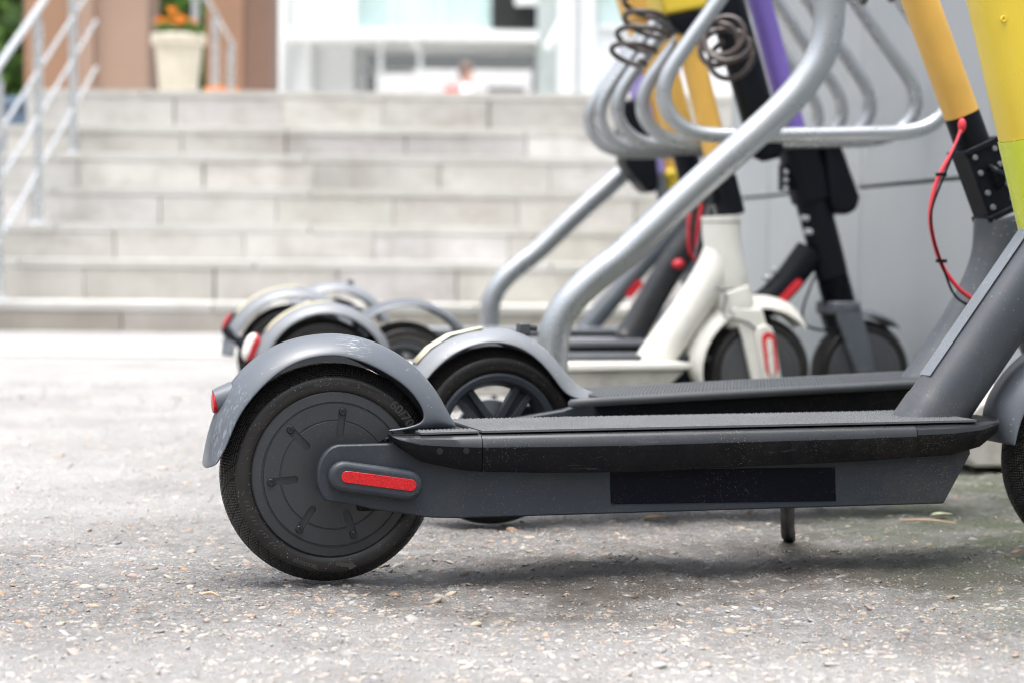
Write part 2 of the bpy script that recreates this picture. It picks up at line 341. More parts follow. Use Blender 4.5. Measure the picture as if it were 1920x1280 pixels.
def stones(N, med, lo, hi, sub):
    y = 1.55 + 4.6*rng.random(N)**1.55; x = (rng.random(N)*2-1)*(.27*y+.18)
    dens = .55+.9*vnoise(x, y, 5, 9)+.5*vnoise(x, y, 1.6, 10)
    keep = rng.random(N) < np.clip(.62+dens*.5-.25, .2, 1); x, y = x[keep], y[keep]; N = len(x)
    sz = np.clip(np.exp(rng.normal(math.log(med), .42, N)), lo, hi)*np.where(y > 3.5, 1.3, 1)
    bm = bmesh.new(); bmesh.ops.create_icosphere(bm, subdivisions=sub, radius=1)
    bv = np.array([v.co[:] for v in bm.verts]); bf = np.array([[v.index for v in f.verts] for f in bm.faces]); bm.free()
    bases = []
    for k in range(8):
        d = rng.normal(size=(5, 3)); bases.append(bv*(1+.18*np.sin(bv@d.T*1.5+rng.random(5)*6).sum(1)/1.6)[:, None])
    nb = len(bv); B = np.array(bases)[rng.integers(0, 8, N)]
    sc = np.stack([sz*rng.uniform(.95, 1.7, N), sz*rng.uniform(.8, 1.2, N), sz*rng.uniform(.38, .75, N)], -1); B = B*sc[:, None, :]
    a = rng.random(N)*2*PI; ca, sa = np.cos(a)[:, None], np.sin(a)[:, None]
    Bx, By = B[..., 0]*ca-B[..., 1]*sa, B[..., 0]*sa+B[..., 1]*ca
    Bz = B[..., 2]+Bx*rng.normal(0, .2, N)[:, None]; z = relief(x, y) - sc[:, 2]*rng.uniform(.2, .85, N)
    V = np.stack([Bx+x[:, None], By+y[:, None], Bz+z[:, None]], -1).reshape(-1, 3)
    F = (bf[None]+(np.arange(N)*nb)[:, None, None]).reshape(-1, 3)
    pal = np.array([(.47, .42, .35), (.53, .49, .43), (.34, .33, .32), (.44, .26, .13), (.27, .28, .3), (.49, .39, .27), (.41, .28, .23), (.58, .55, .51), (.2, .19, .185), (.42, .40, .37), (.46, .34, .19)])
    c = pal[rng.choice(len(pal), N, p=[.15, .07, .17, .11, .11, .11, .09, .02, .07, .05, .05])]*rng.uniform(.46, .84, (N, 1))*(.92 if sub == 2 else 1)
    C4 = np.ones((N, nb, 4), np.float32); C4[..., :3] = c[:, None]; return V, F, C4.reshape(-1, 4)
def gravel():
    V1, F1, C1 = stones(26000, .0027, .0022, .0078, 2); V2, F2, C2 = stones(120000, .00165, .0010, .0024, 1)
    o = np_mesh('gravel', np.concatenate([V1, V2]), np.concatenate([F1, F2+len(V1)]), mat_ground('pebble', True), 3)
    at = o.data.color_attributes.new('Col', 'FLOAT_COLOR', 'POINT'); at.data.foreach_set('color', np.concatenate([C1, C2]).ravel())
    o['kind'] = 'stuff'; o['label'] = 'small mixed stones set in the grey aggregate paving'; o['category'] = 'gravel'
gravel()

# pale band of paving crossing in front of the steps
g_ = G('pale_band'); g_.set('Base Color', g_.mix(g_.ramp(g_.noise(6, 6), .35, .65), (.35, .34, .315), (.42, .41, .38))); g_.set('Roughness', .8)
band = MB().add([(-6, 7.35, .004), (.9, 7.5, .004), (.9, 8.45, .004), (-6, 8.3, .004)], [(0, 1, 2, 3)]).build('path', g_.m, smooth=0); band['kind'] = 'structure'

# ------------------------------------------------------------------ steps and plaza
def mat_stone(name, a, b, stain, amt):
    g = G(name); P = g.tc.outputs['Object']
    c = g.mix(g.ramp(g.noise(2.2, 7, .65), .3, .7), a, b)
    vc = g.node('ShaderNodeVertexColor', layer_name='Col').outputs[0]
    c = g.mix(1.0, c, vc, 'MULTIPLY')
    c = g.mix(g.ramp(g.noise(1.0, 6, .7, g.co((3.2, 1, .5))), .52, .72, 0, .4), c, stain); st = g.noise(3.0, 7, .7, g.co((1, 1, 2.2))); c = g.mix(g.ramp(st, .5, .72, 0, amt), c, stain)
    c = g.mix(g.ramp(g.noise(60, 5, .7), .5, .75, 0, .25), c, stain)
    g.set('Base Color', c); g.set('Roughness', .75); g.set('Normal', g.bump(g.noise(90, 5), .2, .003)); return g.m
m_step = mat_stone('step_stone', (.39, .385, .37), (.56, .553, .533), (.25, .222, .185), .6)
m_nose = mat_stone('step_nosing', (.40, .394, .378), (.50, .494, .478), (.30, .27, .225), .45)
m_joint = M('joint_dark', (.17, .16, .14), .9)
ZT = [0, .134, .324, .495, .686, .876, 1.045, 1.27]; Z0, TR = 9.6, .42
XL, XR = -2.76, 4.2
stair = empty('stone_staircase', (0, Z0, 0)); tag(stair, 'broad flight of worn pale stone steps behind the scooters', 'staircase')
def vcol(o, cols):
    at = o.data.color_attributes.new('Col', 'FLOAT_COLOR', 'CORNER'); a = np.ones((len(o.data.loops), 4), np.float32)
    for p in o.data.polygons: a[p.loop_start:p.loop_start+p.loop_total, :3] = cols[p.index]
    at.data.foreach_set('color', a.ravel())
JO = [.3, .42, .02, .14, .26, .5, .33, .1]
for k in range(1, 8):
    y0 = (k-1)*TR; y1 = y0+TR+.1 if k < 7 else y0+.5; zb, zt = ZT[k-1], ZT[k]; xl = XL-.055*(7-k)/6*2
    m = MB(); cols = []; x = xl+.2+.6*JO[k]; xa = xl
    ends = []
    while xa < XR:
        xb = min(XR, x if x > xa else x+.6); ends.append((xa, xb)); xa = xb+random.choice((.004, .007, .011)); x = xb+.61+random.uniform(-.05, .05)
    for a, b in ends:
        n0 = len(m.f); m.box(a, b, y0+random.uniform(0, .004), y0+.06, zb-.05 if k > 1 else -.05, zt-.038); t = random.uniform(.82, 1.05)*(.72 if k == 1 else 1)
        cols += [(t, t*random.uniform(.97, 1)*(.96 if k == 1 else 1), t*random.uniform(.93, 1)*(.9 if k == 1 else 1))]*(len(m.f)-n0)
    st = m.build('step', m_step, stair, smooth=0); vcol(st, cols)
    d = MB().box(xl, XR, y0+.03, y1-.002, zb-.06, zt-.042).build('joint', m_joint, st, smooth=0)
    m = MB(); cols = []; xa = xl-.01; x = xl+.7*JO[(k*3) % 8]+.3
    while xa < XR:
        xb = min(XR, x); n0 = len(m.f); m.box(xa, xb, y0-.006+random.uniform(0, .005), y1, zt-.038, zt+random.uniform(-.003, .001)); t = random.uniform(.92, 1.04)
        cols += [(t, t, t*random.uniform(.96, 1))]*(len(m.f)-n0); xa = xb+.008; x = xb+random.uniform(1.1, 1.4)
    t = m.build('tread', m_nose, st, smooth=0, bevel=.0025); vcol(t, cols)
m_plaza = M('plaza_paving', (.44, .43, .41), .8, var=.15, vs=3)
pz = MB().box(-9, 9, Z0+6*TR+.51, 70, .2, 1.262).build('pavement', m_plaza, smooth=0); pz['kind'] = 'structure'
m_bluegrey = M('blue_grey_render', (.16, .22, .30), .7)
rw = MB().box(-7.5, -2.84, 12.45, 12.62, 0, 1.2).box(-7.5, -2.83, 12.42, 12.66, 1.201, 1.25).build('retaining_wall', m_bluegrey, smooth=0)
tag(rw, 'blue grey retaining wall left of the stone steps', 'wall')

# steel handrail climbing the left side of the steps
def handrail(name, label, X, posts, z_at, y0, y1, bars, xs=None, r=.0175):
    e = empty(name, (0, 0, 0)); tag(e, label, 'handrail')
    for (py, pz_, x) in posts:
        top = z_at(py)-.02
        p = MB().box(x-.021, x-.003, py-.012, py+.012, pz_, top-.05).box(x+.003, x+.021, py-.012, py+.012, pz_, top-.05).tube([(x, py, top-.12), (x, py, top)], .014, 10, 1).build('post', m_steel, e, smooth=40)
        MB().lathe([(0, .012), (.05, .012), (.055, .0)], (x, py, pz_), 20, 'z').build('base_plate', m_steel, p)
    f = lambda y: X if xs is None else xs(y)
    MB().tube([(f(y0), y0, z_at(y0)), (f(y1), y1, z_at(y1))], r, 16, 1).ball((f(y1), y1, z_at(y1)), r).build('top_rail', m_steel, e, smooth=50)
    for b in bars:
        MB().tube([(f(y0), y0, z_at(y0)-b), (f(y1), y1, z_at(y1)-b)], .0100, 10, 1).build('rail', m_steel, e, smooth=50)
    return e
zr = lambda y: 1.216+.43*(y-9.83)
handrail('steel_handrail', 'brushed steel handrail with three lower bars at left end of steps', -2.36, [(9.80, ZT[1], -2.36), (10.62, ZT[3], -2.36), (11.46, ZT[5], -2.36)], zr, 9.2, 12.1, (.307, .535, .798))
zr2 = lambda y: 2.12-.42*(y-13.6)
handrail('steel_handrail', 'short steel handrail sloping down behind the flower pot', -2.1, [(13.62, 1.262, -2.03), (14.0, 1.262, -1.955), (14.4, 1.262, -1.905)], zr2, 13.3, 14.5, (), xs=lambda y: -2.09+.16*(y-13.3), r=.011)

# flower pot
m_cream = M('cream_pot', (.60, .55, .44), .6, var=.08)
pot = empty('flower_pot', (-2.045, 13.05, 1.262)); tag(pot, 'cream flower pot with orange blooms at top of steps', 'flower pot')
MB().lathe([(0, 0), (.105, 0), (.118, .1), (.135, .27), (.143, .345), (.162, .352), (.166, .365), (.166, .405), (.158, .412), (.145, .405), (.14, .36), (0, .36)], n=40, axis='z').build('planter', m_cream, pot, smooth=40)
m_soil = M('soil', (.03, .022, .015), .9)
def leafcloud(m, n, fn, size, jit=.5):
    for _ in range(n):
        p, nn = fn(); s = size*random.uniform(1-jit, 1+jit)
        a = Vector((random.gauss(0, 1), random.gauss(0, 1), random.gauss(0, .6))).normalized(); b = a.cross(Vector((random.gauss(0, 1), random.gauss(0, 1), random.gauss(0, 1)))).normalized()
        P = Vector(p); m.add([P-a*s, P+b*s*.45, P+a*s, P-b*s*.45], [(0, 1, 2, 3)])
def mat_leaf(name, a, b, seed=0):
    g = G(name); r = g.node('ShaderNodeNewGeometry').outputs['Random Per Island']
    c = g.mix(r, a, b); g.set('Base Color', c); g.set('Roughness', .5)
    tr = g.node('ShaderNodeBsdfTranslucent', {0: c}); mx = g.node('ShaderNodeMixShader', {0: .35, 1: g.b.outputs[0], 2: tr.outputs[0]})
    g.l.new(mx.outputs[0], g.n['Material Output'].inputs[0]); return g.m
m_leaf = mat_leaf('leaf_green', (.05, .11, .022), (.13, .24, .05)); m_leaf2 = mat_leaf('leaf_dark', (.05, .11, .025), (.15, .27, .06))
m_flower = mat_leaf('petal_orange', (.75, .15, .02), (.85, .38, .04))
fm = MB(); leafcloud(fm, 320, lambda: ((random.uniform(-.13, .13), random.uniform(-.12, .12), random.uniform(.38, .48)), 0), .03); fm.build('foliage', m_leaf, pot, smooth=0)
for bx, by, bz in ((-.035, -.05, .55), (.03, -.07, .49), (.0, .03, .50), (.09, -.03, .485), (-.1, -.03, .49), (.05, .05, .47), (-.06, .06, .5)):
    fm = MB(); leafcloud(fm, 26, lambda: ((bx+random.gauss(0, .016), by+random.gauss(0, .016), bz+random.gauss(0, .014)), 0), .018)
    fm.tube([(bx, by, .36), (bx, by, bz)], .003, 5, 1); fm.build('flower', m_flower, pot, smooth=0)
fl = MB(); leafcloud(fl, 60, lambda: ((random.uniform(-.1, .1), random.uniform(-.06, .06), random.uniform(.0, .13)), 0), .025)
fo = fl.build('flower_clump', m_flower, smooth=0); fo.location = (-1.83, 13.4, 1.262); tag(fo, 'orange flower clump by foot of the brown wall', 'flowers')

# brown buildings either side of the opening
m_br1 = M('brown_cladding', (.27, .155, .095), .7, var=.06, vs=2); m_br2 = M('dusty_brown_cladding', (.31, .21, .155), .7, var=.06, vs=2); m_br3 = M('dark_brown_cladding', (.17, .10, .07), .7, var=.06, vs=2)
b1 = empty('brown_building', (-3, 15, 1.26)); tag(b1, 'brown clad building block left of the flower pot', 'building')
MB().box(-.43, -.04, 0, .5, 0, 4).build('wall', m_br1, b1, smooth=0)
MB().box(-.04, .06, -.05, .5, 0, 4).build('pilaster', m_br2, b1, smooth=0, label='paler pink brown pilaster')
MB().box(.06, .43, .02, .5, 0, 4).build('wall', m_br2, b1, smooth=0)
b2 = empty('brown_building', (-1.93, 15, 1.26)); tag(b2, 'narrow dark brown wall block right of the flower pot', 'building')
MB().box(-.23, .03, 0, .5, 0, 4).build('wall', m_br1, b2, smooth=0); MB().box(.03, .225, .02, .5, 0, 4).build('wall', m_br3, b2, smooth=0, label='darker brown panel')

# white building beyond the plaza
m_wb = M('white_render', (.72, .735, .735), .6, var=.03); m_wb2 = M('pale_panel', (.70, .73, .75), .5, var=.04); m_glass = M('mint_glass', (.48, .61, .60), .2, .0, var=.15, vs=1.2, spec=.6)
m_drk = M('dark_opening', (.006, .006, .006), .6); m_gg = M('grey_green_panel', (.42, .47, .46), .5); m_lg = M('light_grey_soffit', (.8, .79, .79), .7)
wb = empty('white_building', (0, 36, 1.26)); tag(wb, 'white building with glazed upper storey and flat canopy beyond steps', 'building')
q = lambda px: (px-962)/111; zz = lambda y: (470-y)/111+.382-1.26
MB().box(q(480), q(662), 0, 3, 0, 6).build('wall', m_wb, wb, smooth=0)
for a in (522, 575): MB().box(q(a-14), q(a+14), -.25, -.003, 0, 6).build('column', m_wb, wb, smooth=0, bevel=.03)
MB().box(q(662), q(1010), 1.2, 3, zz(62), 6).build('wall', m_wb, wb, smooth=0)
gl = MB().box(q(622), q(918), 1.02, 1.12, zz(46), 6).build('window', m_glass, wb, smooth=0)
MB().box(q(622), q(918), .98, 1.015, zz(50), zz(46)).box(q(722), q(726), .98, 1.015, zz(46), 6).box(q(822), q(825), .98, 1.015, zz(46), 6).build('frame', m_wb, gl, smooth=0)
MB().box(q(918), q(1012), .7, 1.19, zz(44), 6).build('window', m_drk, wb, smooth=0, label='dark open window above the canopy')
MB().box(q(962), q(1004), .5, .69, zz(6), 6).build('blind', m_lg, wb, smooth=0)
MB().box(q(548), q(1006), -1.2, 1.19, zz(80)-.12, zz(62)-.12).build('canopy', m_wb, wb, smooth=0, bevel=.02)
for a in (718, 790): MB().box(q(a-4), q(a+4), -.9, -.78, 0, zz(80)-.123).build('column', m_wb, wb, smooth=0)
MB().tube([(q(790), -1.0, zz(108)), (q(768), -1.0, zz(84))], .06, 8, 1).build('brace', m_wb, wb)
MB().box(q(662), q(1000), 6.0, 6.3, 0, zz(78)).build('wall', m_lg, wb, smooth=0)
MB().box(q(668), q(768), 1.3, 1.4, zz(131), zz(122)).build('rail', m_wb, wb, smooth=0)
MB().box(q(905), q(985), 5.6, 5.99, 0, zz(118)).build('door', M('grey_door', (.22, .21, .21), .5), wb, smooth=0)
MB().box(q(1004), q(1040), -1, 3, 0, 6).build('wall', m_gg, wb, smooth=0, label='grey green end wall')
MB().box(q(1040), q(1066), -1.4, 3, 0, 6).build('column', m_wb, wb, smooth=0)
MB().box(q(1066), q(1084), -1.1, 3, 0, 6).build('wall', m_wb2, wb, smooth=0); MB().box(q(1084), q(1104), -1.25, 3, 0, 6).build('column', m_wb, wb, smooth=0)
MB().box(q(1104), 9, -1.0, 3, 0, 6).build('wall', m_wb2, wb, smooth=0)
gl = MB().box(q(1112), q(1290), -1.06, -1.003, zz(62), 6).build('window', m_glass, wb, smooth=0)
MB().box(q(1160), q(1163), -1.1, -1.063, zz(62), 6).box(q(1215), q(1218), -1.1, -1.063, zz(62), 6).box(q(1112), q(1290), -1.1, -1.063, zz(68), zz(62)).build('frame', m_wb, gl, smooth=0)
MB().tube([(q(1020), -1.6, zz(110)), (q(1046), -1.6, zz(62))], .06, 8, 1).build('brace', m_wb, wb)

def tree(name, label, x, y, zg, h, r, n, mat, group=None, trunk=True, cat='tree', size=.09):
    e = empty(name, (x, y, zg)); tag(e, label, cat, group)
    m_bark = bpy.data.materials.get('bark') or M('bark', (.09, .07, .055), .9, bump=.5, bs=60)
    th = h*.45 if trunk else h*.3
    t = MB().tube([(0, 0, -.05), (.02*h, .01*h, th*.6), (0, 0, h*.75)], [r*.07, r*.05, r*.015], 9)
    for k in range(6):
        a = k*1.05; z = th*(.5+.12*k); t.tube([(0, 0, z), (r*.3*math.cos(a), r*.3*math.sin(a), z+.1*h), (r*.65*math.cos(a), r*.65*math.sin(a), z+.2*h)], [r*.03, r*.02, r*.008], 6)
    t.build('trunk', m_bark, e)
    cl = [((random.gauss(0, r*.42), random.gauss(0, r*.42), h*(.38 if trunk else .1)+random.random()*h*.6), r*random.uniform(.25, .5)) for _ in range(26)]
    def fn():
        c, rr = random.choice(cl); d = Vector((random.gauss(0, 1), random.gauss(0, 1), random.gauss(0, 1))).normalized()*rr*random.random()**.4
        return (c[0]+d.x, c[1]+d.y, max(.05, c[2]+d.z*.8)), 0
    c = MB(); leafcloud(c, n, fn, size); c.build('crown', mat, e, smooth=0)
    return e
tree('leafy_tree', 'green leafy tree at far left beyond the handrail', -4.6, 18.5, 1.26, 2.9, 1.25, 9000, m_leaf2, trunk=False, size=.08)
tree('leafy_tree', 'pale green tree seen in gap between brown walls', -3.4, 20, 1.26, 3.0, .75, 5000, m_leaf, trunk=False, size=.07)
for i, (px, hh, lb) in enumerate(((706, 1.38, 'low green shrub under the canopy, leftmost of five'), (742, 1.36, 'green shrub between the two slim canopy posts'), (802, 1.52, 'green shrub just right of the second canopy post'), (830, 1.60, 'taller green shrub left of the walking person'), (852, 1.55, 'green shrub right beside the walking person'))):
    tree('shrub', lb, (px-962)/118, 34.6+.6*(i % 2), 1.26, hh, .36, 520, m_leaf2 if i % 2 else m_leaf, 'shrubs under the canopy', False, 'shrub', .1)

# far person in white, crossing the plaza
def person():
    e = empty('person', (-.70, 30, 1.262), 0); tag(e, 'distant person in white top carrying a red bag across plaza', 'person')
    bm = bmesh.new(); sk = {}
    pts = {'pel': (0, 0, .93, .12), 'chest': (.02, 0, 1.25, .13), 'neck': (.03, 0, 1.46, .055), 'head': (.05, 0, 1.58, .085), 'top': (.05, 0, 1.68, .07),
           'hl': (.02, .09, .88, .085), 'kl': (.12, .09, .5, .06), 'al': (.1, .09, .09, .04), 'fl': (.24, .09, .04, .035),
           'hr': (-.02, -.09, .88, .085), 'kr': (-.06, -.09, .5, .06), 'ar': (-.26, -.09, .12, .04), 'fr': (-.14, -.09, .04, .035),
           'sl': (.02, .17, 1.38, .055), 'el': (-.06, .22, 1.12, .042), 'wl': (.08, .22, .9, .03), 'pl': (.12, .22, .83, .035),
           'sr': (.02, -.17, 1.38, .055), 'er': (-.04, -.22, 1.1, .042), 'wr': (-.02, -.22, .86, .03), 'pr': (-.01, -.22, .78, .035)}
    ed = [('pel', 'chest'), ('chest', 'neck'), ('neck', 'head'), ('head', 'top'), ('pel', 'hl'), ('hl', 'kl'), ('kl', 'al'), ('al', 'fl'), ('pel', 'hr'), ('hr', 'kr'), ('kr', 'ar'), ('ar', 'fr'), ('chest', 'sl'), ('sl', 'el'), ('el', 'wl'), ('wl', 'pl'), ('chest', 'sr'), ('sr', 'er'), ('er', 'wr'), ('wr', 'pr')]
    ks = list(pts); me = bpy.data.meshes.new('body'); me.from_pydata([pts[k][:3] for k in ks], [(ks.index(a), ks.index(b)) for a, b in ed], [])
    o = bpy.data.objects.new('body', me); COL.objects.link(o); o.modifiers.new('skin', 'SKIN'); sv = me.skin_vertices[0].data
    for i, k in enumerate(ks): sv[i].radius = (pts[k][3],)*2
    sv[0].use_root = True
    o.modifiers.new('sub', 'SUBSURF').levels = 2; o.modifiers['sub'].render_levels = 2
    m2 = bpy.data.meshes.new_from_object(o.evaluated_get(bpy.context.evaluated_depsgraph_get())); o.modifiers.clear(); o.data = m2; bpy.data.meshes.remove(me)
    for m in (M('white_top', (.8, .8, .82), .8), M('skin_tone', (.55, .33, .24), .5), M('blue_jeans', (.08, .1, .18), .8)): m2.materials.append(m)
    for p in m2.polygons:
        z = p.center.z; p.material_index = 2 if z < .9 and abs(p.center.y) < .17 else 1 if z > 1.45 or (abs(p.center.y) > .17 and z < 1.05) else 0
    m2.shade_smooth(); o.parent = e
    h = MB(); h.ball((.03, 0, 1.67), .1, (1, .95, .9)); h.ball((-.02, 0, 1.6), .085, (.8, 1, 1.2)); h.build('hair', M('hair_brown', (.14, .09, .075), .6), e)
person()
bag = MB().prism([(-.13, .0), (.13, .0), (.11, .27), (-.11, .27)], -.05, .05).tube([(-.08, 0, .26), (-.06, 0, .36), (.06, 0, .36), (.08, 0, .26)], .01, 8).build('shoulder_bag', M('red_bag', (.55, .16, .14), .6), bevel=.02)
bag.location = (-.86, 29.9, 2.38); tag(bag, 'red bag carried at the side of the distant person', 'bag')

# ------------------------------------------------------------------ grey clad wall on the right
def mat_clad():
    g = G('wall_panel'); c = g.mix(g.ramp(g.noise(1.1, 5), .3, .7), (.43, .47, .50), (.51, .545, .57))
    c = g.mix(g.ramp(g.noise(5, 6, .65, g.co((1, 1, .35))), .52, .75, 0, .3), c, (.5, .52, .53))
    g.set('Base Color', c); g.set('Roughness', g.ramp(g.noise(3), .3, .7, .28, .42)); g.set('Metallic', .25); return g.m
m_clad = mat_clad()
wallo = empty('clad_wall', (1.0, 4.3, 0), -math.degrees(math.atan(.143))*-1)
tag(wallo, 'grey metal panel wall standing close behind the scooters', 'wall')
# local frame: y along the wall (away), x into the wall
y_end = 2.32
MB().box(.03, 3.2, -3.2, y_end-.02, .0, 3.3).build('core', M('wall_core', (.27, .28, .285), .7), wallo, smooth=0)
pm = MB(); jy = [1.877-.88*k for k in range(7)]; edges = [y_end]+jy
for i in range(len(edges)-1):
    a, b = edges[i+1], edges[i]
    for z0, z1 in ((.02, .540), (.549, 1.62), (1.632, 3.3)):
        pm.box(0, .026, a+.004, b-.004, z0, z1)
for z0, z1 in ((.02, .540), (.549, 1.62), (1.632, 3.3)):
    pm.box(.0, 1.6, y_end-.018, y_end, z0, z1)
pm.build('cladding', m_clad, wallo, smooth=0, bevel=.003)
kb = MB().prism([(-.12, .012), (.12, .012), (.135, .03), (.135, .10), (.11, .125), (-.11, .125), (-.135, .10), (-.135, .03)], -.4, .4).build('kerb_stone', M('kerb_concrete', (.48, .46, .42), .8, grime=.6, gcol=(.2, .16, .11), bump=.4), smooth=30, bevel=.006)
kb.location = (.87, 4.12, 0); kb.rotation_euler.z = R(8); tag(kb, 'low pale concrete kerb block lying at foot of grey wall', 'kerb')

# ------------------------------------------------------------------ rack
RY = 8
def rk(P, x, y): return P
rack = empty('parking_rack', (.594, 4.0, 0), RY); tag(rack, 'silver tubular parking rack with bent legs and hanging triangular loops', 'rack')
yawr = R(RY)
def to_rack(wx, wy):   # world -> rack local xy
    dx, dy = wx-.594, wy-4.0; c, s = math.cos(yawr), math.sin(yawr); return dx*c+dy*s, -dx*s+dy*c
legp = [(-.5235, .0), (-.5235, .13), (-.524, .201), (-.519, .2398), (-.5035, .2745), (-.4745, .309), (-.4315, .3465), (-.385, .383), (-.2742, .4885), (-.134, .6145), (-.081, .667), (-.051, .7035), (-.0245, .748), (-.0105, .797), (-.0055, .86), (0, .98), (0, 1.16)]
for wx, wy in ((.594, 4.0), (.4545, 6.2)):
    lx, ly = to_rack(wx, wy)
    lg = MB().tube([(lx+u, ly, z) for u, z in legp], .029, 24, 8).build('leg', m_silver, rack, smooth=60)
    MB().box(lx-.60, lx-.44, ly-.08, ly+.08, 0.002, .010).build('base_plate', m_silver, lg, smooth=0, bevel=.002)
    for bx_, by_ in ((-.585, -.05), (-.455, .05)): MB().lathe([(0, .022), (.009, .02), (.012, .011)], (lx+bx_, ly+by_, 0), 10, 'z').build('bolt', m_steel, lg)
a, b = to_rack(.594, 4.0), to_rack(.4545, 6.2)
MB().tube([(a[0], a[1]-.1, 1.17), (b[0], b[1]+.1, 1.17)], .029, 24, 1).build('beam', m_silver, rack, smooth=60)
half = [(.0, .617), (.12, .618), (.2, .62), (.252, .633), (.285, .663), (.298, .7), (.287, .745), (.2465, .806), (.1879, .887), (.012, 1.14)]
for wx, wy, sc in ((.592, 4.3, 1), (.5865, 4.72, 1.04), (.530, 4.92, 1), (.501, 5.15, 1), (.485, 5.45, 1)):
    lx, ly = to_rack(wx, wy); tl = .030
    left = [(-u, z) for u, z in half][::-1]; pts = left[:-1]+half
    MB().tube([(lx+u*sc, ly, z+tl*u+.002+(wy-4.3)*.015) for u, z in pts], .0155, 18, 8).build('loop', m_silver, rack, smooth=60)

# ------------------------------------------------------------------ scooter building blocks
def tyre(parent, x, z, Rr, wd=.031, rb=None, tr=True):
    rb = rb or Rr*.735; h = [(rb-.004, wd*.72), (rb+.002, wd*.92), (rb+.28*(Rr-rb), wd*1.0), (rb+.50*(Rr-rb), wd*.985), (rb+.56*(Rr-rb), wd*.945), (rb+.60*(Rr-rb), wd*.90), (rb+.74*(Rr-rb), wd*.72), (rb+.89*(Rr-rb), wd*.44), (Rr-.0006, wd*.2), (Rr, 0)]
    prof = [(r, -t) for r, t in h]+[(r, t) for r, t in h[::-1][1:]]
    mi = [0 if (j < 5 or j > 12) else 1 for j in range(len(prof)-1)]
    o = MB().lathe(prof, (x, 0, z), 120, mi=mi).build('tyre', [m_wall_r, m_tread], parent, smooth=40); return o
def motor_wheel(parent, x, z, Rr, detail=False, yn=-.034, mat=None):
    mat = mat or m_hub; k = Rr/.1255; f = lambda r: r*k
    prof = [(0, yn), (f(.0605), yn), (f(.0612), yn+.0012), (f(.062), yn+.0012), (f(.0628), yn+.0006), (f(.0803), yn+.0012), (f(.081), yn+.003), (f(.0822), yn+.003), (f(.083), yn+.0018), (f(.0925), yn+.003), (f(.0938), yn+.0045), (f(.0938), .024), (f(.085), .03), (0, .032)]
    o = MB().lathe(prof, (x, 0, z), 128).build('wheel', mat, parent, smooth=25)
    angs = [82.6-51.43*j for j in range(7)]
    if detail:
        cut = MB()
        for a in angs:
            d = (math.cos(R(a)), math.sin(R(a))); r0, r1, rr = .0715, .046, .0043
            cut.prism(pill((x+d[0]*r0, z+d[1]*r0), (x+d[0]*r1, z+d[1]*r1), rr), yn-.004, yn+.0028)
        me = o.data; bm = bmesh.new(); bm.from_mesh(me); bmesh.ops.holes_fill(bm, edges=bm.edges); bmesh.ops.remove_doubles(bm, verts=bm.verts, dist=1e-5); bm.to_mesh(me); bm.free()
        boolean_cut(o, cut)
    for a in angs:
        bx, bz = x+f(.0725)*math.cos(R(a)), z+f(.0725)*math.sin(R(a))
        if detail:
            MB().lathe([(.0018, yn+.0005), (.0020, yn-.0010), (.0036, yn-.0012), (.0044, yn-.0004), (.0047, yn+.003)], (bx, 0, bz), 20).lathe([(0, yn+.0004), (.0021, yn+.0004)], (bx, 0, bz), 6).build('bolt', m_bolt, o, smooth=40)
    t = tyre(o, x, z, Rr); return o, t
def spoke_wheel(parent, x, z, Rr, mat, rot=57, rb=None):
    rb = rb or Rr*.735
    m = MB().lathe([(rb-.003, -.026), (rb-.006, -.029), (rb-.014, -.027), (rb-.017, -.02), (rb-.022, -.006), (rb-.022, .006), (rb-.017, .02), (rb-.014, .027), (rb-.003, .026)], (x, 0, z), 96, close=True)
    m.lathe([(0, -.028), (.018, -.028), (.021, -.025), (.024, .025), (0, .03)], (x, 0, z), 40)
    for k in range(5):
        a = R(rot+72*k)
        for o_ in (-.0085, .0085):
            pts = []
            for r_, hw in ((.018, .0055), (rb-.014, .0045)):
                for s_ in (-1, 1): pts.append((r_, o_*(1+.25*(r_ > .03))+s_*hw))
            pl = [pts[0], pts[2], pts[3], pts[1]]
            m.prism([(x+p[0]*math.cos(a)-p[1]*math.sin(a), z+p[0]*math.sin(a)+p[1]*math.cos(a)) for p in pl], -.017, -.004)
        m.prism([(x+p[0]*math.cos(a)-p[1]*math.sin(a), z+p[0]*math.sin(a)+p[1]*math.cos(a)) for p in ((.02, -.01), (rb-.016, -.01), (rb-.016, .01), (.02, .01))], -.009, -.002)
    o = m.build('wheel', mat, parent, smooth=35, bevel=.001)
    MB().lathe([(0, .012), (.048, .012), (.05, .015), (.05, .019), (0, .019)], (x, 0, z), 40).build('brake_disc', m_steel, o)
    tyre(o, x, z, Rr, rb=rb); return o
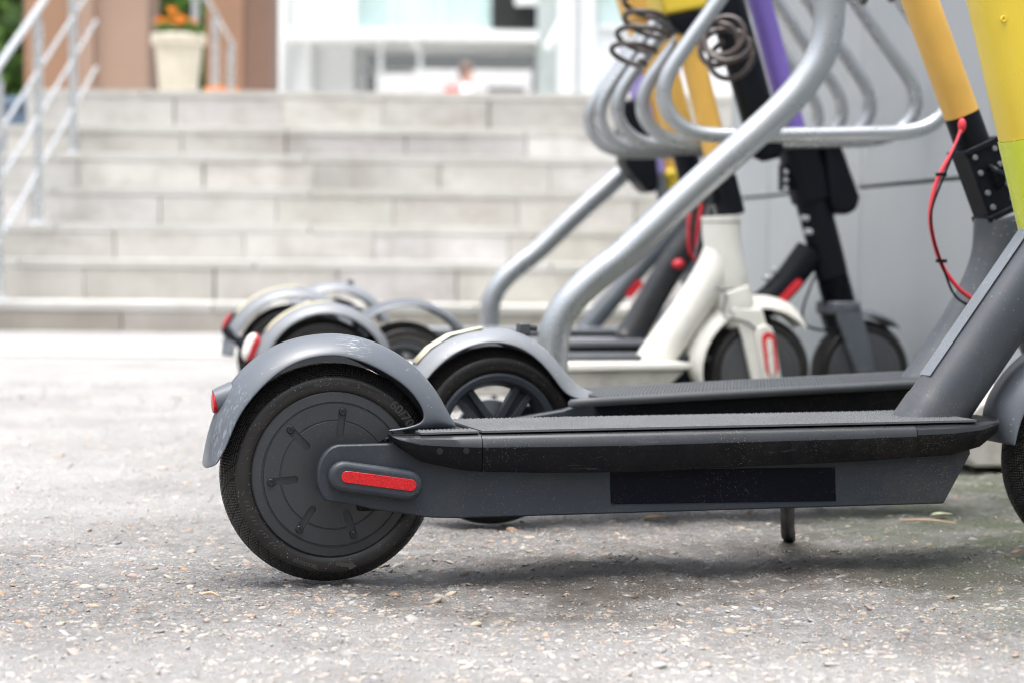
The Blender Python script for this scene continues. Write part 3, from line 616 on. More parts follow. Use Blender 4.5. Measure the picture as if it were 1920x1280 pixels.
def fender(parent, crest, inner, w_, mat, name='fender', strip=None, th=.003, nseg=18):
    n = len(crest); V, F = [], []
    hp = [(0, 1), (.22, .975), (.44, .88), (.62, .72), (.77, .53), (.88, .36), (.95, .20), (.985, .09), (1, 0)]
    pr = [(-y, b) for y, b in hp[::-1]]+hp[1:]; nseg = len(pr)-1
    for (cx, cz), (ix, iz) in zip(crest, inner):
        for y, b in pr: V.append((ix+(cx-ix)*b, w_*y, iz+(cz-iz)*b))
    m = nseg+1; F = [(i*m+k, i*m+k+1, (i+1)*m+k+1, (i+1)*m+k) for i in range(n-1) for k in range(nseg)]
    o = MB().add(V, F).build(name, mat, parent, smooth=50)
    me = o.data; md = o.modifiers.new('solid', 'SOLIDIFY'); md.thickness = th; md.offset = -1 if me.polygons[len(me.polygons)//2].normal.z > 0 else 1
    sb = o.modifiers.new('sub', 'SUBSURF'); sb.levels = 1; sb.render_levels = 2
    if strip:
        a, b = strip; V, F = [], []
        for (cx, cz), (ix, iz) in list(zip(crest, inner))[a:b]:
            for k in range(9):
                yy = -.36+.09*k; y = w_*yy; bb = float(np.interp(abs(yy), [p[0] for p in hp], [p[1] for p in hp])); d = Vector((cx-ix, cz-iz)).normalized()*.0016
                V.append((ix+(cx-ix)*bb+d.x, y, iz+(cz-iz)*bb+d.y))
        F = [(i*9+k, i*9+k+1, (i+1)*9+k+1, (i+1)*9+k) for i in range(b-a-1) for k in range(8)]
        MB().add(V, F).build('yellow_strip', m_strip, o, smooth=60, solid=.0008)
    return o
def arc_fender(parent, cx, cz, ro, ri, a0, a1, w_, mat, name='fender', strip=None, n=22, tip=0):
    A = [R(a0+(a1-a0)*k/(n-1)) for k in range(n)]
    rr = [ri+(ro-ri)*min(1, .35+k*.25, .35+(n-1-k)*.25) if tip else ro for k in range(n)]
    return fender(parent, [(cx+r*math.cos(a), cz+r*math.sin(a)) for a, r in zip(A, rr)], [(cx+ri*math.cos(a), cz+ri*math.sin(a)) for a in A], w_, mat, name, strip)
def handlebar(parent, x, z, grip=True):
    h = MB().tube([(x-.03, -.23, z+.01), (x-.01, -.12, z), (x, 0, z), (x-.01, .12, z), (x-.03, .23, z+.01)], .015, 12).box(x-.05, x+.035, -.04, .04, z-.02, z+.03).build('handlebar', m_blk2, parent, smooth=40, bevel=.004)
    for s in (-1, 1): MB().tube([(x-.018, s*.155, z+.005), (x-.03, s*.24, z+.01)], .0185, 12, 1).build('grip', m_pad, h)
def pole(parent, p0, p1, r, mat, name='pole', n=20, sq=None):
    return MB().tube([(p0[0], 0, p0[1]), (p1[0], 0, p1[1])], r, n, 1, sq=sq).build(name, mat, parent, smooth=50)
GRP = 'electric scooters parked in a row'

# ------------------------------------------------------------------ scooter A: the one in focus
def scooter_front():
    e = empty('electric_scooter', (-.21, 2.4488, 0), 16)
    tag(e, 'nearest charcoal scooter in sharp focus with long red side reflector', 'scooter', GRP)
    z0 = .1262
    wh, ty = motor_wheel(e, 0, z0, .1258, True)
    m_dust = M('dusty_rubber', (.036, .033, .03), .5, var=.3)
    for body, size, r_, deg, dep, fl in (('60/70', .0150, .1002, 41, .0022, False), ('MADE IN CHINA', .0052, .1025, 92, .0012, False), ('ROTATION', .0056, .1080, 252, .0010, True)):
        lt = MB(); arc_text(lt, body, size, 0, z0, r_, deg, -.0303, dep, fl, thin=.0002); lt.build('tyre_lettering', m_dust, wh, smooth=0)
    MB().prism([(.003, .0225), (.018, .0195), (.018, .0165), (.027, .021), (.019, .027), (.0185, .024), (.003, .0265)], -.0316, -.029).build('direction_arrow', m_dust, wh, smooth=0)
    lt = MB()
    for k in range(14):
        a = R(196+2.6*k); r = .1035
        if k % 4 != 3: lt.box(r*math.cos(a)-.0022, r*math.cos(a)+.0022, -.0317, -.029, z0+r*math.sin(a)-.0006, z0+r*math.sin(a)+.0006)
    lt.build('sidewall_ribs', m_dust, wh, smooth=0)
    MB().tube([(0, -.064, z0), (0, .064, z0)], .009, 14, 1).build('axle', m_bolt, wh)
    crest = [(-.1448, .1338), (-.1419, .158), (-.1347, .1882), (-.1205, .2195), (-.1046, .2413), (-.0797, .2636), (-.0552, .2757), (-.0306, .2829), (-.0015, .2859), (.0197, .2848), (.0414, .2803), (.0648, .2712), (.0873, .2585), (.1071, .2416), (.1238, .2228), (.1370, .2010), (.1450, .1860), (.1490, .1805), (.1510, .1775), (.1515, .1762)]
    inner = [(-.1368, .1425), (-.1251, .1600), (-.1170, .1830), (-.1065, .2025), (-.0928, .2195), (-.0737, .2388), (-.0526, .2525), (-.0314, .2602), (-.0071, .2630), (.0101, .2611), (.0285, .2560), (.0471, .2476), (.067, .2365), (.0827, .2248), (.094, .2115), (.1005, .2000), (.1025, .1905), (.0975, .1835), (.0780, .1775), (.0550, .1757)]
    fd = fender(e, crest, inner, .046, m_fender)
    tl = MB().tube([(-.110, 0, .2135), (-.131, 0, .2085)], [.0185, .0140], 20, 1).build('tail_light', m_greyE, e, smooth=40)
    MB().lathe([(0, -.1345), (.010, -.1342), (.0120, -.1335), (.0122, -.129)], (0, 0, .2080), 20, 'x').build('lens', m_reflex, tl)
    # frame: side plates that run into the rear dropouts, and the body between them
    hub = [(.026*math.cos(R(a)), .1285+.0352*math.sin(R(a))) for a in range(232, 80, -12)]
    hub = [(x if x > -.026 else -.026, z) for x, z in hub]
    plate = hub+[(.0632, .1640), (.16, .158), (.78, .158), (.7823, .1396), (.7475, .0795), (.43, .0785), (.1359, .0775), (.1044, .0790), (.0358, .0905), (.0142, .0965), (.002, .0985)]
    fm = MB().prism(plate, -.070, -.058).prism(plate, .058, .070).prism([(.135, .157), (.779, .157), (.781, .1396), (.7465, .080), (.1365, .079)], -.0575, .0575)
    fr = fm.build('frame', m_charcoal, e, smooth=30, bevel=.0018)
    MB().prism([(.318, .1292), (.602, .1268), (.604, .0863), (.3195, .0893)], -.0709, -.0702).build('label_panel', m_label, e, smooth=0, label='glossy black strip label on the frame side')
    for s in (-1, 1):
        rf = MB().prism(pill((.0015, .1292), (.0752, .1175), .0172), s*.0702, s*.084).build('reflector', m_charcoal, e, smooth=40, bevel=.006, seg=4)
        MB().prism(pill((.0045, .1292), (.0775, .1182), .0066), s*.0838, s*.0848).build('lens', m_reflex, rf, smooth=40, bevel=.0004)
    MB().box(.02, .09, -.066, -.0585, .088, .101).build('dropout_cover', m_black, e, smooth=0, bevel=.003)
    top = [(.0553, .1738), (.1604, .1752), (.7024, .1779), (.8131, .1796)]; bot = [(.7742, .1412), (.633, .1347), (.3498, .1277), (.2463, .1285), (.1608, .1315), (.1327, .1345), (.0892, .1444), (.0645, .161)]
    def skirt(mb, pts, s):
        # lofted section: shoulder rolls from the deck edge down to the lower lip
        lo, hi = pts
        n = len(lo); V = []
        prof = [(0.0, 1.0), (.35, .995), (.72, .96), (.93, .85), (1.0, .64), (1.0, .42), (.97, .18), (.90, 0.0), (.2, 0.0)]
        for (xl, zl), (xh, zh) in zip(lo, hi):
            for a, b in prof: V.append((xl+(xh-xl)*b, s*(.058+.028*a), zl+(zh-zl)*b))
        m = len(prof); F = [(i*m+k, i*m+k+1, (i+1)*m+k+1, (i+1)*m+k) for i in range(n-1) for k in range(m-1)]
        F += [tuple(range(m-1, -1, -1)), tuple((n-1)*m+k for k in range(m))]; mb.add(V, F); mb.mi[-len(F):] = [1 if (i < (n-1)*(m-1) and i % (m-1) in (2, 3)) else 0 for i in range(len(F))]
    L = lambda P, x: float(np.interp(x, [p[0] for p in P], [p[1] for p in P]))
    bs = sorted(bot)
    def seg(x0, x1, n): return [(x, L(bs, x)) for x in np.linspace(x0, x1, n)], [(x, L(top, x)) for x in np.linspace(x0, x1, n)]
    for s in (-1, 1):
        mb = MB(); lo = [(.0553, .1725)]+seg(.0645, .1598, 9)[0]; hi = [(.0553, .1738)]+seg(.0645, .1598, 9)[1]; skirt(mb, (lo, hi), s)
        tc = mb.build('tail_cap', [m_black, m_worn_lit], e, smooth=40)
        for hx, hz, hr in ((.1102, .156, .0036), (.1412, .1561, .0036)): MB().lathe([(0, s*.0868), (hr, s*.0868), (hr, s*.08)], (hx, 0, hz), 16).build('screw_hole', m_hole, tc)
        mb = MB(); skirt(mb, seg(.1606, .7020, 30), s); sr = mb.build('side_rail', [m_black, m_worn_lit], e, smooth=40)
        MB().lathe([(0, s*.0868), (.0019, s*.0868), (.0019, s*.08)], (.1656, 0, .1575), 12).build('screw_hole', m_hole, sr)
    # front cap wraps round the nose
    V, F = [], []; prof = [(0, 1), (.72, .97), (.95, .84), (1, .68), (.97, .3), (.88, 0)]
    xs_ = [.7028, .75, .79, .822, .842]; hw = [.086, .086, .082, .066, .03]
    for x, h_ in zip(xs_, hw):
        zt, zb = L(top, x), L(bs, min(x, .7742)) + max(0, x-.7742)*.5
        ring = [(-h_*(.62+.38*a) if a else 0, zb+(zt-zb)*b) for a, b in prof]; full = ring + [(-y, z) for y, z in ring[::-1][:-1]]
        V += [(x, y, z) for y, z in full]
    m = len(full); F = [(i*m+k, i*m+(k+1) % m, (i+1)*m+(k+1) % m, (i+1)*m+k) for i in range(len(xs_)-1) for k in range(m)]+[tuple(range(m)), tuple((len(xs_)-1)*m+k for k in range(m))[::-1]]
    fc_ = MB().add(V, F); fc_.mi = [1 if (i < (len(xs_)-1)*m and i % m in (1, 2, 7, 8)) else 0 for i in range(len(F))]
    fc_.build('front_cap', [m_black, m_worn_lit], e, smooth=40)
    # deck with studded rubber mat
    MB().prism([(.128, .150), (.128, .1745), (.7, .1775), (.702, .150)], -.0575, .0575).build('deck', m_black, e, smooth=0)
    mt = MB(); zt = lambda x: L(top, x)+.0012
    mt.prism([(.090, zt(.09)-.001), (.090, zt(.09)+.0012), (.158, zt(.158)+.0012), (.158, zt(.158)-.001)], -.079, -.05).prism([(.090, zt(.09)-.001), (.090, zt(.09)+.0012), (.158, zt(.158)+.0012), (.158, zt(.158)-.001)], .05, .079)
    mt.prism([(.1615, zt(.1615)-.001), (.1615, zt(.1615)+.0015), (.785, zt(.785)+.0015), (.785, zt(.785)-.001)], -.079, .079)
    for i in range(126):
        for j in range(26):
            x = .165+.0049*i; y = -.0765+.0061*j+(.003 if i % 2 else 0); b = zt(x)+.0015
            mt.add([(x-.0018, y-.0018, b), (x+.0018, y-.0018, b), (x+.0018, y+.0018, b), (x-.0018, y+.0018, b), (x, y, b+.0019)], [(0, 1, 4), (1, 2, 4), (2, 3, 4), (3, 0, 4)])
    for i in range(13):
        for s in (-1, 1):
            for j in range(4):
                x = .094+.0049*i; y = s*(.054+.0061*j); b = zt(x)+.0012
                mt.add([(x-.0018, y-.0018, b), (x+.0018, y-.0018, b), (x+.0018, y+.0018, b), (x-.0018, y+.0018, b), (x, y, b+.0019)], [(0, 1, 4), (1, 2, 4), (2, 3, 4), (3, 0, 4)])
    mt.build('deck_mat', m_mat, e, smooth=0)
    # stem beam, head, pole
    st = MB().tube([(.734, 0, .138), (.768, 0, .1845), (.788, 0, .2112), (.956, 0, .4385)], [.0410, .0402, .0388, .0384], 40, 4, sq=(1, .95, .82)).build('stem', m_stem, e, smooth=50)
    d = Vector((.594, .804)); nrm = Vector((-.804, .594)); c0 = Vector((.786, .2085))
    pl = lambda t, o_: tuple(c0+d*t+nrm*o_)
    MB().add([(*pl(t, .0390)[:1], y, pl(t, .0390)[1]) for t, y in ((.0, -.014), (.0, .014), (.27, .014), (.27, -.014))], [(0, 1, 2, 3)]).build('sticker', m_lit_sticker, st, smooth=0, solid=.0006, label='pale worn sticker with painted highlight along the stem')
    ax = lambda z: 1.048-.285*(z-.3)-.268*.3
    MB().tube([(ax(z), 0, z) for z in (.28, .33, .45)], [.034, .036, .037], 28, 3).build('head_tube', m_blk2, e, smooth=50)
    pole(e, (ax(.44), .44), (ax(1.12), 1.12), .020, m_blk2)
    sh = MB().tube([(ax(.535), 0, .535), (ax(.60), 0, .60), (ax(.95), 0, .95), (ax(1.06), 0, 1.06)], [.0425, .0425, .040, .038], 32, 3, sq=(1, 1, .8)).build('pole_cover', m_yshell, e, smooth=50)
    MB().tube([(ax(.35), 0, .35), (ax(.5345), 0, .5345)], [.0440, .0438], 32, 1, sq=(1, 1, .8)).build('lime_band', m_lime, sh, smooth=50)
    MB().lathe([(.0018, -.0385), (.0022, -.0395), (.004, -.0395), (.0046, -.038)], (ax(.672)-.028, 0, .672), 14).build('screw', m_yshell, sh)
    handlebar(e, ax(1.14), 1.14)
    # fork and front wheel
    fx = .992; fk = MB()
    for s in (-1, 1): fk.prism([(fx-.022, .118), (fx-.005, .108), (fx+.02, .118), (ax(.30)+.026, .30), (ax(.30)-.03, .30)], s*.040, s*.052)
    fk.box(ax(.31)-.033, ax(.31)+.033, -.052, .052, .296, .325); fk.build('fork', m_charcoal, e, smooth=30, bevel=.004)
    w2, _ = motor_wheel(e, fx, .1262, .1258)
    arc_fender(e, fx, .1262, .163, .136, 172, 40, .044, m_fender, 'front_fender', tip=1)
    ks = MB().tube([(.590, .05, .085), (.628, .13, .05), (.668, .218, .006), (.678, .222, .003)], .0088, 10, 3, sq=(1.1, .75, .6)).build('kickstand', m_blk2, e)
    return e
scooter_front()

# ------------------------------------------------------------------ scooter B: second, spoked wheel
def scooter_second():
    e = empty('electric_scooter', (-.0262, 2.9775, 0), 18)
    tag(e, 'second scooter with five spoke rear wheel, red looped cable and yellow pole', 'scooter', GRP)
    spoke_wheel(e, 0, .1245, .1245, m_charcoal, 57, .0915)
    crest = [(-.148, .150), (-.138, .186), (-.1154, .2263), (-.0945, .2483), (-.0659, .2652), (-.0195, .2754), (.0195, .2738), (.0511, .264), (.083, .2398), (.1072, .2094), (.1260, .1900), (.1638, .1785)]
    inner = [(-.137, .152), (-.128, .176), (-.1103, .2040), (-.0926, .2232), (-.0693, .2415), (-.0361, .2551), (.0013, .2564), (.0343, .2459), (.0618, .2235), (.0797, .2011), (.0956, .1787), (.1293, .1741)]
    fd = fender(e, crest, inner, .043, m_greyL, strip=(2, 6))
    MB().box(.036, .052, -.009, .009, .264, .280).tube([(.044, 0, .276), (.064, 0, .273)], [.006, .004], 8, 1).build('latch', m_pad, fd, smooth=40, bevel=.002)
    tl = MB().tube([(-.128, 0, .2125), (-.14, 0, .209)], [.0145, .0125], 18, 1).build('tail_light', m_greyE, e); MB().lathe([(0, -.146), (.009, -.1445), (.0105, -.139)], (0, 0, .2085), 18, 'x').build('lens', m_reflex, tl)
    arm = [(-.028, .112), (-.030, .130), (-.018, .1475), (.0, .152), (.080, .164), (.1205, .1765), (.64, .190), (.72, .17), (.70, .105), (.66, .085), (.16, .085), (.05, .100)]
    MB().prism(arm, -.070, -.055).prism(arm, .055, .070).prism([(.14, .17), (.64, .188), (.7, .17), (.65, .09), (.15, .09)], -.0545, .0545).build('frame', m_charcoal, e, smooth=30, bevel=.003)
    for s in (-1, 1): MB().prism([(.1225, .168), (.135, .1735), (.63, .191), (.725, .186), (.71, .15), (.30, .118), (.17, .124)], s*.0703, s*.079).build('skirt', m_black, e, smooth=30, bevel=.003)
    MB().prism(pill((.012, .140), (.085, .1475), .0075), -.078, -.0702).build('reflector', m_greyE, e, bevel=.003, smooth=40)
    for s in (-1, 1): MB().tube([(.113, s*.080, .1735), (.13, s*.083, .1755), (.62, s*.083, .1945), (.70, s*.078, .197), (.735, s*.05, .197)], .0065, 12, 5).build('side_rail', m_pad, e, smooth=50)
    mt = MB().prism([(.13, .177), (.13, .1815), (.72, .2015), (.72, .197)], -.078, .078)
    for i in range(110):
        for s in range(-6, 7):
            x = .135+.0053*i; y = s*.0118; b = .1815+(x-.13)*.0339
            mt.add([(x-.002, y-.004, b), (x+.002, y-.004, b), (x+.002, y+.004, b), (x-.002, y+.004, b), (x, y, b+.003)], [(0, 1, 4), (1, 2, 4), (2, 3, 4), (3, 0, 4)])
    mt.build('deck_mat', m_pad, e, smooth=0)
    MB().tube([(.672, 0, .18), (.688, 0, .205), (.729, 0, .262), (.768, 0, .324), (.791, 0, .376), (.798, 0, .432)], [.036, .034, .0325, .033, .035, .037], 28, 5).build('stem', m_stemB, e, smooth=50)
    MB().tube([(.798, 0, .43), (.84, 0, .32), (.87, 0, .24)], [.034, .027, .026], 24, 3).build('head_tube', m_stemB, e, smooth=50)
    A0, A1 = Vector((.7975, .4415)), Vector((.7510, .5475)); dv = (A1-A0).normalized(); nv = Vector((dv.y, -dv.x))
    P = lambda t, o_: tuple(A0+dv*t+nv*o_)
    L_ = (A1-A0).length
    cl = MB().prism([P(0, -.028), P(0, .028), P(L_, .028), P(L_, -.028)], -.024, .024).prism([P(L_-.010, -.032), P(L_-.010, .032), P(L_, .032), P(L_, -.032)], -.028, .028).prism([P(.0, -.031), P(.0, .031), P(.010, .031), P(.010, -.031)], -.027, .027)
    cl.tube([(*P(.045, 0)[:1], -.025, P(.045, 0)[1]), (P(.055, .006)[0], -.040, P(.055, .006)[1]), (P(.07, 0)[0], -.040, P(.07, 0)[1]), (P(.078, 0)[0], -.025, P(.078, 0)[1])], .006, 8)
    co_ = cl.build('clamp', m_blk2, e, smooth=35, bevel=.003)
    for t in (.02, .043, .075, .1):
        for o_ in (-.018, .018):
            c = P(t, o_); MB().lathe([(0, -.028), (.0036, -.028), (.0044, -.0268), (.0044, -.0235)], (c[0], 0, c[1]), 12).build('screw', m_greyL, co_)
    A = lambda t: (A1.x+dv.x*t, A1.y+dv.y*t)
    pole(e, A(-.004), A(.047), .0268, m_blk2, 'collar')
    pole(e, A(.0475), A(.62), .0255, m_yellow, sq=(1, 1, .85)); handlebar(e, A(.63)[0], A(.63)[1])
    cb = MB().tube([(.7159, -.03, .5709), (.703, -.034, .5427), (.6727, -.036, .4905), (.6621, -.036, .4428), (.6681, -.036, .4032), (.6841, -.036, .3636), (.707, -.036, .3358), (.7253, -.034, .3222), (.745, -.03, .313)], .0034, 10).ball((.7155, -.03, .573), .008, (.8, .8, 1.4)).ball((.775, -.036, .328), .009).build('cable', m_redcable, e, smooth=50)
    MB().tube([(.712, -.036, .560), (.676, -.044, .49), (.659, -.044, .4428), (.664, -.044, .4032), (.68, -.044, .3636), (.70, -.044, .322), (.735, -.04, .302)], .0019, 8).build('brake_line', m_blk2, cb)
    for p in ((.6765, .499), (.6795, .372)): MB().lathe([(.0085, -.0025), (.0085, .0025)], (p[0], -.04, p[1]), 10, 'z').build('cable_tie', m_blk2, cb)
    fx = .965; fk = MB()
    for s in (-1, 1): fk.prism([(fx-.02, .115), (fx+.02, .112), (.885, .27), (.845, .27)], s*.04, s*.05)
    fk.box(.84, .892, -.05, .05, .262, .285); fk.build('fork', m_greyE, e, smooth=30, bevel=.004)
    motor_wheel(e, fx, .1245, .1245); arc_fender(e, fx, .1245, .158, .137, 150, 40, .04, m_greyL, 'front_fender', tip=1)
scooter_second()

# ------------------------------------------------------------------ scooters C to F (origin given under the rear axle)
def rear_part(e, Rr, deckz, fend, strip, wheel, foot=.19, red='box', mat=None):
    if wheel == 'spoke': spoke_wheel(e, 0, Rr, Rr, m_charcoal, 40, Rr*.66)
    else: motor_wheel(e, 0, Rr, Rr)
    ro, ri = fend; n = 24; a0, a1 = 178, 22
    fd = arc_fender(e, .004, Rr, ro, ri, a0, a1, .044, mat or m_greyL, strip=strip, n=n)
    a = R({'pill': 159, 'strip': 151, 'box': 156}[red]); t_ = Vector((-math.sin(a), 0, math.cos(a))); o_ = Vector((math.cos(a), 0, math.sin(a))); p = Vector((.004, 0, Rr))+o_*ro
    if red == 'pill':
        tl = MB().tube([p-t_*.021+o_*.006, p-t_*.014+o_*.012, p+t_*.014+o_*.012, p+t_*.021+o_*.006], [.010, .013, .013, .010], 16, 3).build('tail_light', m_white, e, smooth=60)
        MB().tube([p-t_*.022, p-t_*.016+o_*.003, p+t_*.016+o_*.003, p+t_*.022], [.012, .0155, .0155, .012], 16, 3).build('lens', m_dullred, tl, smooth=60)
    else:
        tl = MB().tube([p-t_*.024-o_*.004, p-t_*.017, p+t_*.017, p+t_*.024-o_*.004], [.008, .010, .010, .008], 14, 3).build('tail_light', m_blk2, e, smooth=60)
        MB().tube([p-t_*.019+o_*.002, p-t_*.014+o_*.004, p+t_*.014+o_*.004, p+t_*.019+o_*.002], [.006, .0085, .0085, .006], 14, 3).build('lens', m_dullred, tl, smooth=60)
    return fd
def deck_part(e, x0, x1, zt, zb, mat, topmat, nose=.07, w_=.076, under=None):
    MB().prism([(x0, zt-.012), (x0+.02, zt), (x1-.02, zt), (x1, zt-.004), (x1-.012, zt-.016), (x0, zt-.02)], -w_, w_).build('deck', topmat, e, smooth=30, bevel=.004)
    MB().prism([(x0-.1, zb+.04), (x0-.02, zt-.022), (x1-.014, zt-.018), (x1-nose, zb), (x0, zb)], -w_+.009, w_-.009).build('frame', under or mat, e, smooth=30, bevel=.004)
    for s in (-1, 1): MB().prism([(-.025, .10), (-.025, .135), (.0, .145), (x0-.02, zt-.024), (x0-.02, zb+.01)], s*.048, s*.062).build('dropout', mat, e, smooth=30, bevel=.003)
def kick(e, x, s=1, z=.09): MB().tube([(x, s*.05, z), (x+.03, s*.13, .03), (x+.04, s*.17, .005)], .007, 8, 2).build('kickstand', m_blk2, e)

def world_back(o, yaw, wb_): return (o[0]-wb_*math.cos(R(yaw)), o[1]-wb_*math.sin(R(yaw)), 0)
def scooter_white():
    W = .962; e = empty('electric_scooter', world_back((.5364, 4.679), 14, W), 14)
    tag(e, 'dirty white scooter with red ringed fork reflector and yellow pole', 'scooter', GRP)
    fd = rear_part(e, .12, .15, (.152, .129), (5, 15), 'motor', red='pill')
    MB().box(.058, .075, -.01, .01, .235, .262).build('latch', m_pad, fd, bevel=.003)
    deck_part(e, .15, W-.1706, .1475, .0775, m_white, m_white, .072, under=m_whitegr); kick(e, .45)
    f = lambda x: x+W
    st = MB().tube([(f(-.235), 0, .14), (f(-.226), 0, .158), (f(-.16), 0, .25), (f(-.105), 0, .335), (f(-.085), 0, .40)], [.044, .040, .039, .040, .034], 28, 5).build('stem', m_white, e, smooth=50)
    MB().tube([(f(-.064), 0, .306), (f(-.068), 0, .33), (f(-.082), 0, .40), (f(-.087), 0, .462)], [.040, .0425, .0415, .0425], 28, 5).build('head_tube', m_white, e, smooth=50)
    MB().lathe([(.0432, 0), (.0432, .002)], (f(-.086), 0, .446), 28, 'z').build('seam_ring', m_hole, st)
    fk = MB().tube([(f(-.064), 0, .303), (f(-.052), 0, .262), (f(-.04), 0, .225)], [.041, .043, .035], 24, 3, sq=(1, 1.15, .8))
    for s in (-1, 1):
        fk.prism([(f(-.075), .262), (f(-.05), .20), (f(-.028), .108), (f(-.012), .093), (f(.018), .093), (f(.032), .108), (f(.02), .18), (f(-.005), .26)], s*.036, s*.050)
        fk.prism(pill((f(-.002), .205), (f(.016), .112), .021), s*.0505, s*.060)
    fk.build('fork', m_white, e, smooth=45, bevel=.007, seg=4)
    rf = MB().prism(pill((f(.0045), .196), (f(.0135), .132), .0145), -.0625, -.0602).build('reflector', m_red, e, smooth=40)
    MB().prism(pill((f(.006), .190), (f(.0135), .125), .0065), -.0638, -.0626).build('reflector_core', m_white, rf, smooth=40)
    MB().tube([(f(-.115), -.03, .31), (f(-.09), -.05, .29), (f(-.095), -.052, .245), (f(-.045), -.054, .232), (f(-.01), -.054, .205)], .0025, 8).build('cable', m_greyE, e)
    motor_wheel(e, W, .122, .122, mat=m_hub2)
    arc_fender(e, W, .122, .168, .138, 192, 42, .042, m_white, 'front_fender', tip=1)
    ax = lambda z: f(-.064-.275*(z-.47))
    pole(e, (ax(.463), .463), (ax(.545), .545), .031, m_blk2, 'clamp'); MB().box(ax(.5)-.04, ax(.5)-.028, -.02, .02, .485, .53).build('clamp_lever', m_blk2, e, bevel=.003)
    pole(e, (ax(.5455), .5455), (ax(1.12), 1.12), .0262, m_yellow, sq=(1, 1, .9)); handlebar(e, ax(1.13), 1.13)
    d = .17
    bx = MB().prism([(f(-.236), .886), (f(-.135), .908), (f(-.175), 1.05), (f(-.275), 1.03)], -.05, .05).build('control_box', m_yshell, e, smooth=30, bevel=.008)
    MB().prism([(f(-.228), .8855), (f(-.212), .862), (f(-.19), .848), (f(-.152), .856), (f(-.140), .875), (f(-.136), .9055)], -.045, .045).build('box_base', m_blk2, bx, smooth=30, bevel=.008)
    MB().box(ax(.83)-.012, ax(.83)+.012, -.03, -.0235, .83, .84).build('lamp', m_red, e, bevel=.002)
scooter_white()

def scooter_purple():
    W = 1.052; e = empty('electric_scooter', world_back((.7848, 4.8078), 15, W), 15)
    tag(e, 'black scooter with purple pole and black bag strapped to its head', 'scooter', GRP)
    rear_part(e, .115, .16, (.163, .149), None, 'spoke', mat=m_greyE); deck_part(e, .17, W-.33, .16, .085, m_blk2, m_pad); kick(e, .5)
    f = lambda x: x+W; ax = lambda z: f(-.113-.300*(z-.474))
    st = MB().tube([(f(-.40), 0, .145), (f(-.385), 0, .16), (f(-.21), 0, .285), (f(-.125), 0, .385)], [.036, .033, .032, .034], 24, 3).build('stem', m_blk2, e, smooth=50)
    MB().prism(pill((f(-.203), .279), (f(-.166), .316), .0085), -.037, -.0305).build('reflector', m_red, st, smooth=40)
    for p in ((-.232, .325), (-.213, .343)): MB().ball((f(p[0]), -.01, p[1]), .009, sub=1).build('rivet', m_steel, st)
    MB().tube([(ax(z), 0, z) for z in (.33, .37, .47, .52)], [.036, .038, .038, .040], 26, 2).build('head_tube', m_blk2, e, smooth=50)
    bl = []
    for k in range(19): bl.append((.033 if k % 2 else .0385))
    MB().tube([(ax(.265+.0036*k), 0, .265+.0036*k) for k in range(19)], bl, 24, 1).build('bellows', m_blk2, e, smooth=50)
    fk = MB()
    for s in (-1, 1): fk.prism([(f(-.03), .115), (f(-.02), .085), (f(.01), .085), (f(.022), .11), (f(-.02), .265), (f(-.088), .265)], s*.034, s*.052)
    fk.box(f(-.088), f(-.02), -.052, .052, .245, .275)
    fko = fk.build('fork', m_greyE, e, smooth=30, bevel=.006)
    MB().lathe([(0, -.064), (.014, -.062), (.016, -.053)], (f(-.006), 0, .112), 16).build('cap', m_pad, fko)
    motor_wheel(e, W, .117, .117, mat=m_hub2)
    arc_fender(e, W, .117, .138, .126, 95, 50, .04, m_greyE, 'front_fender', tip=1)
    cl = MB().tube([(ax(z), 0, z) for z in (.50, .56, .625)], [.043, .045, .045], 20, 2, sq=(1, 1, .7)).box(ax(.55)-.06, ax(.55)-.04, -.02, .02, .52, .58).build('clamp', m_blk2, e, smooth=40, bevel=.003)
    for z in (.43, .46): MB().tube([(ax(z)-.045, -.02, z), (ax(z)-.03, -.02, z)], .007, 8, 1).build('bolt', m_steel, cl)
    for k in range(3): MB().ball((ax(.57)-.055, -.03, .525+.018*k), .007, sub=1).build('screw', m_steel, cl)
    pole(e, (ax(.625), .625), (ax(1.13), 1.13), .0265, m_purple); handlebar(e, ax(1.14), 1.14)
    MB().tube([(f(-.352), -.04, .94), (f(-.308), -.045, .80), (f(-.255), -.05, .625), (f(-.246), -.05, .60), (f(-.242), -.05, .586)], [.040, .040, .038, .034, .02], 24, 2).build('battery_tube', m_blk2, e, smooth=60)
    bg = MB().prism([(f(-.118), .655), (f(-.085), .652), (f(-.062), .60), (f(-.024), .508), (f(-.03), .478), (f(-.055), .468), (f(-.088), .474), (f(-.095), .50)], -.05, .05).build('frame_bag', m_blk2, e, smooth=40, bevel=.014, seg=3)
    for a, b in (((-.072, .612), (-.058, .582)), ((-.052, .565), (-.03, .52))):
        MB().prism([(f(a[0]), a[1]), (f(a[0]+.01), a[1]+.004), (f(b[0]+.011), b[1]+.005), (f(b[0]), b[1])], -.03, .03).build('reflective_tab', m_wb2, bg, bevel=.002)
    MB().tube([(f(-.13), -.04, .33), (f(-.16), -.05, .26), (f(-.155), -.05, .225), (f(-.12), -.05, .212), (f(-.07), -.05, .21)], .003, 8).build('cable', m_blk2, e)
scooter_purple()

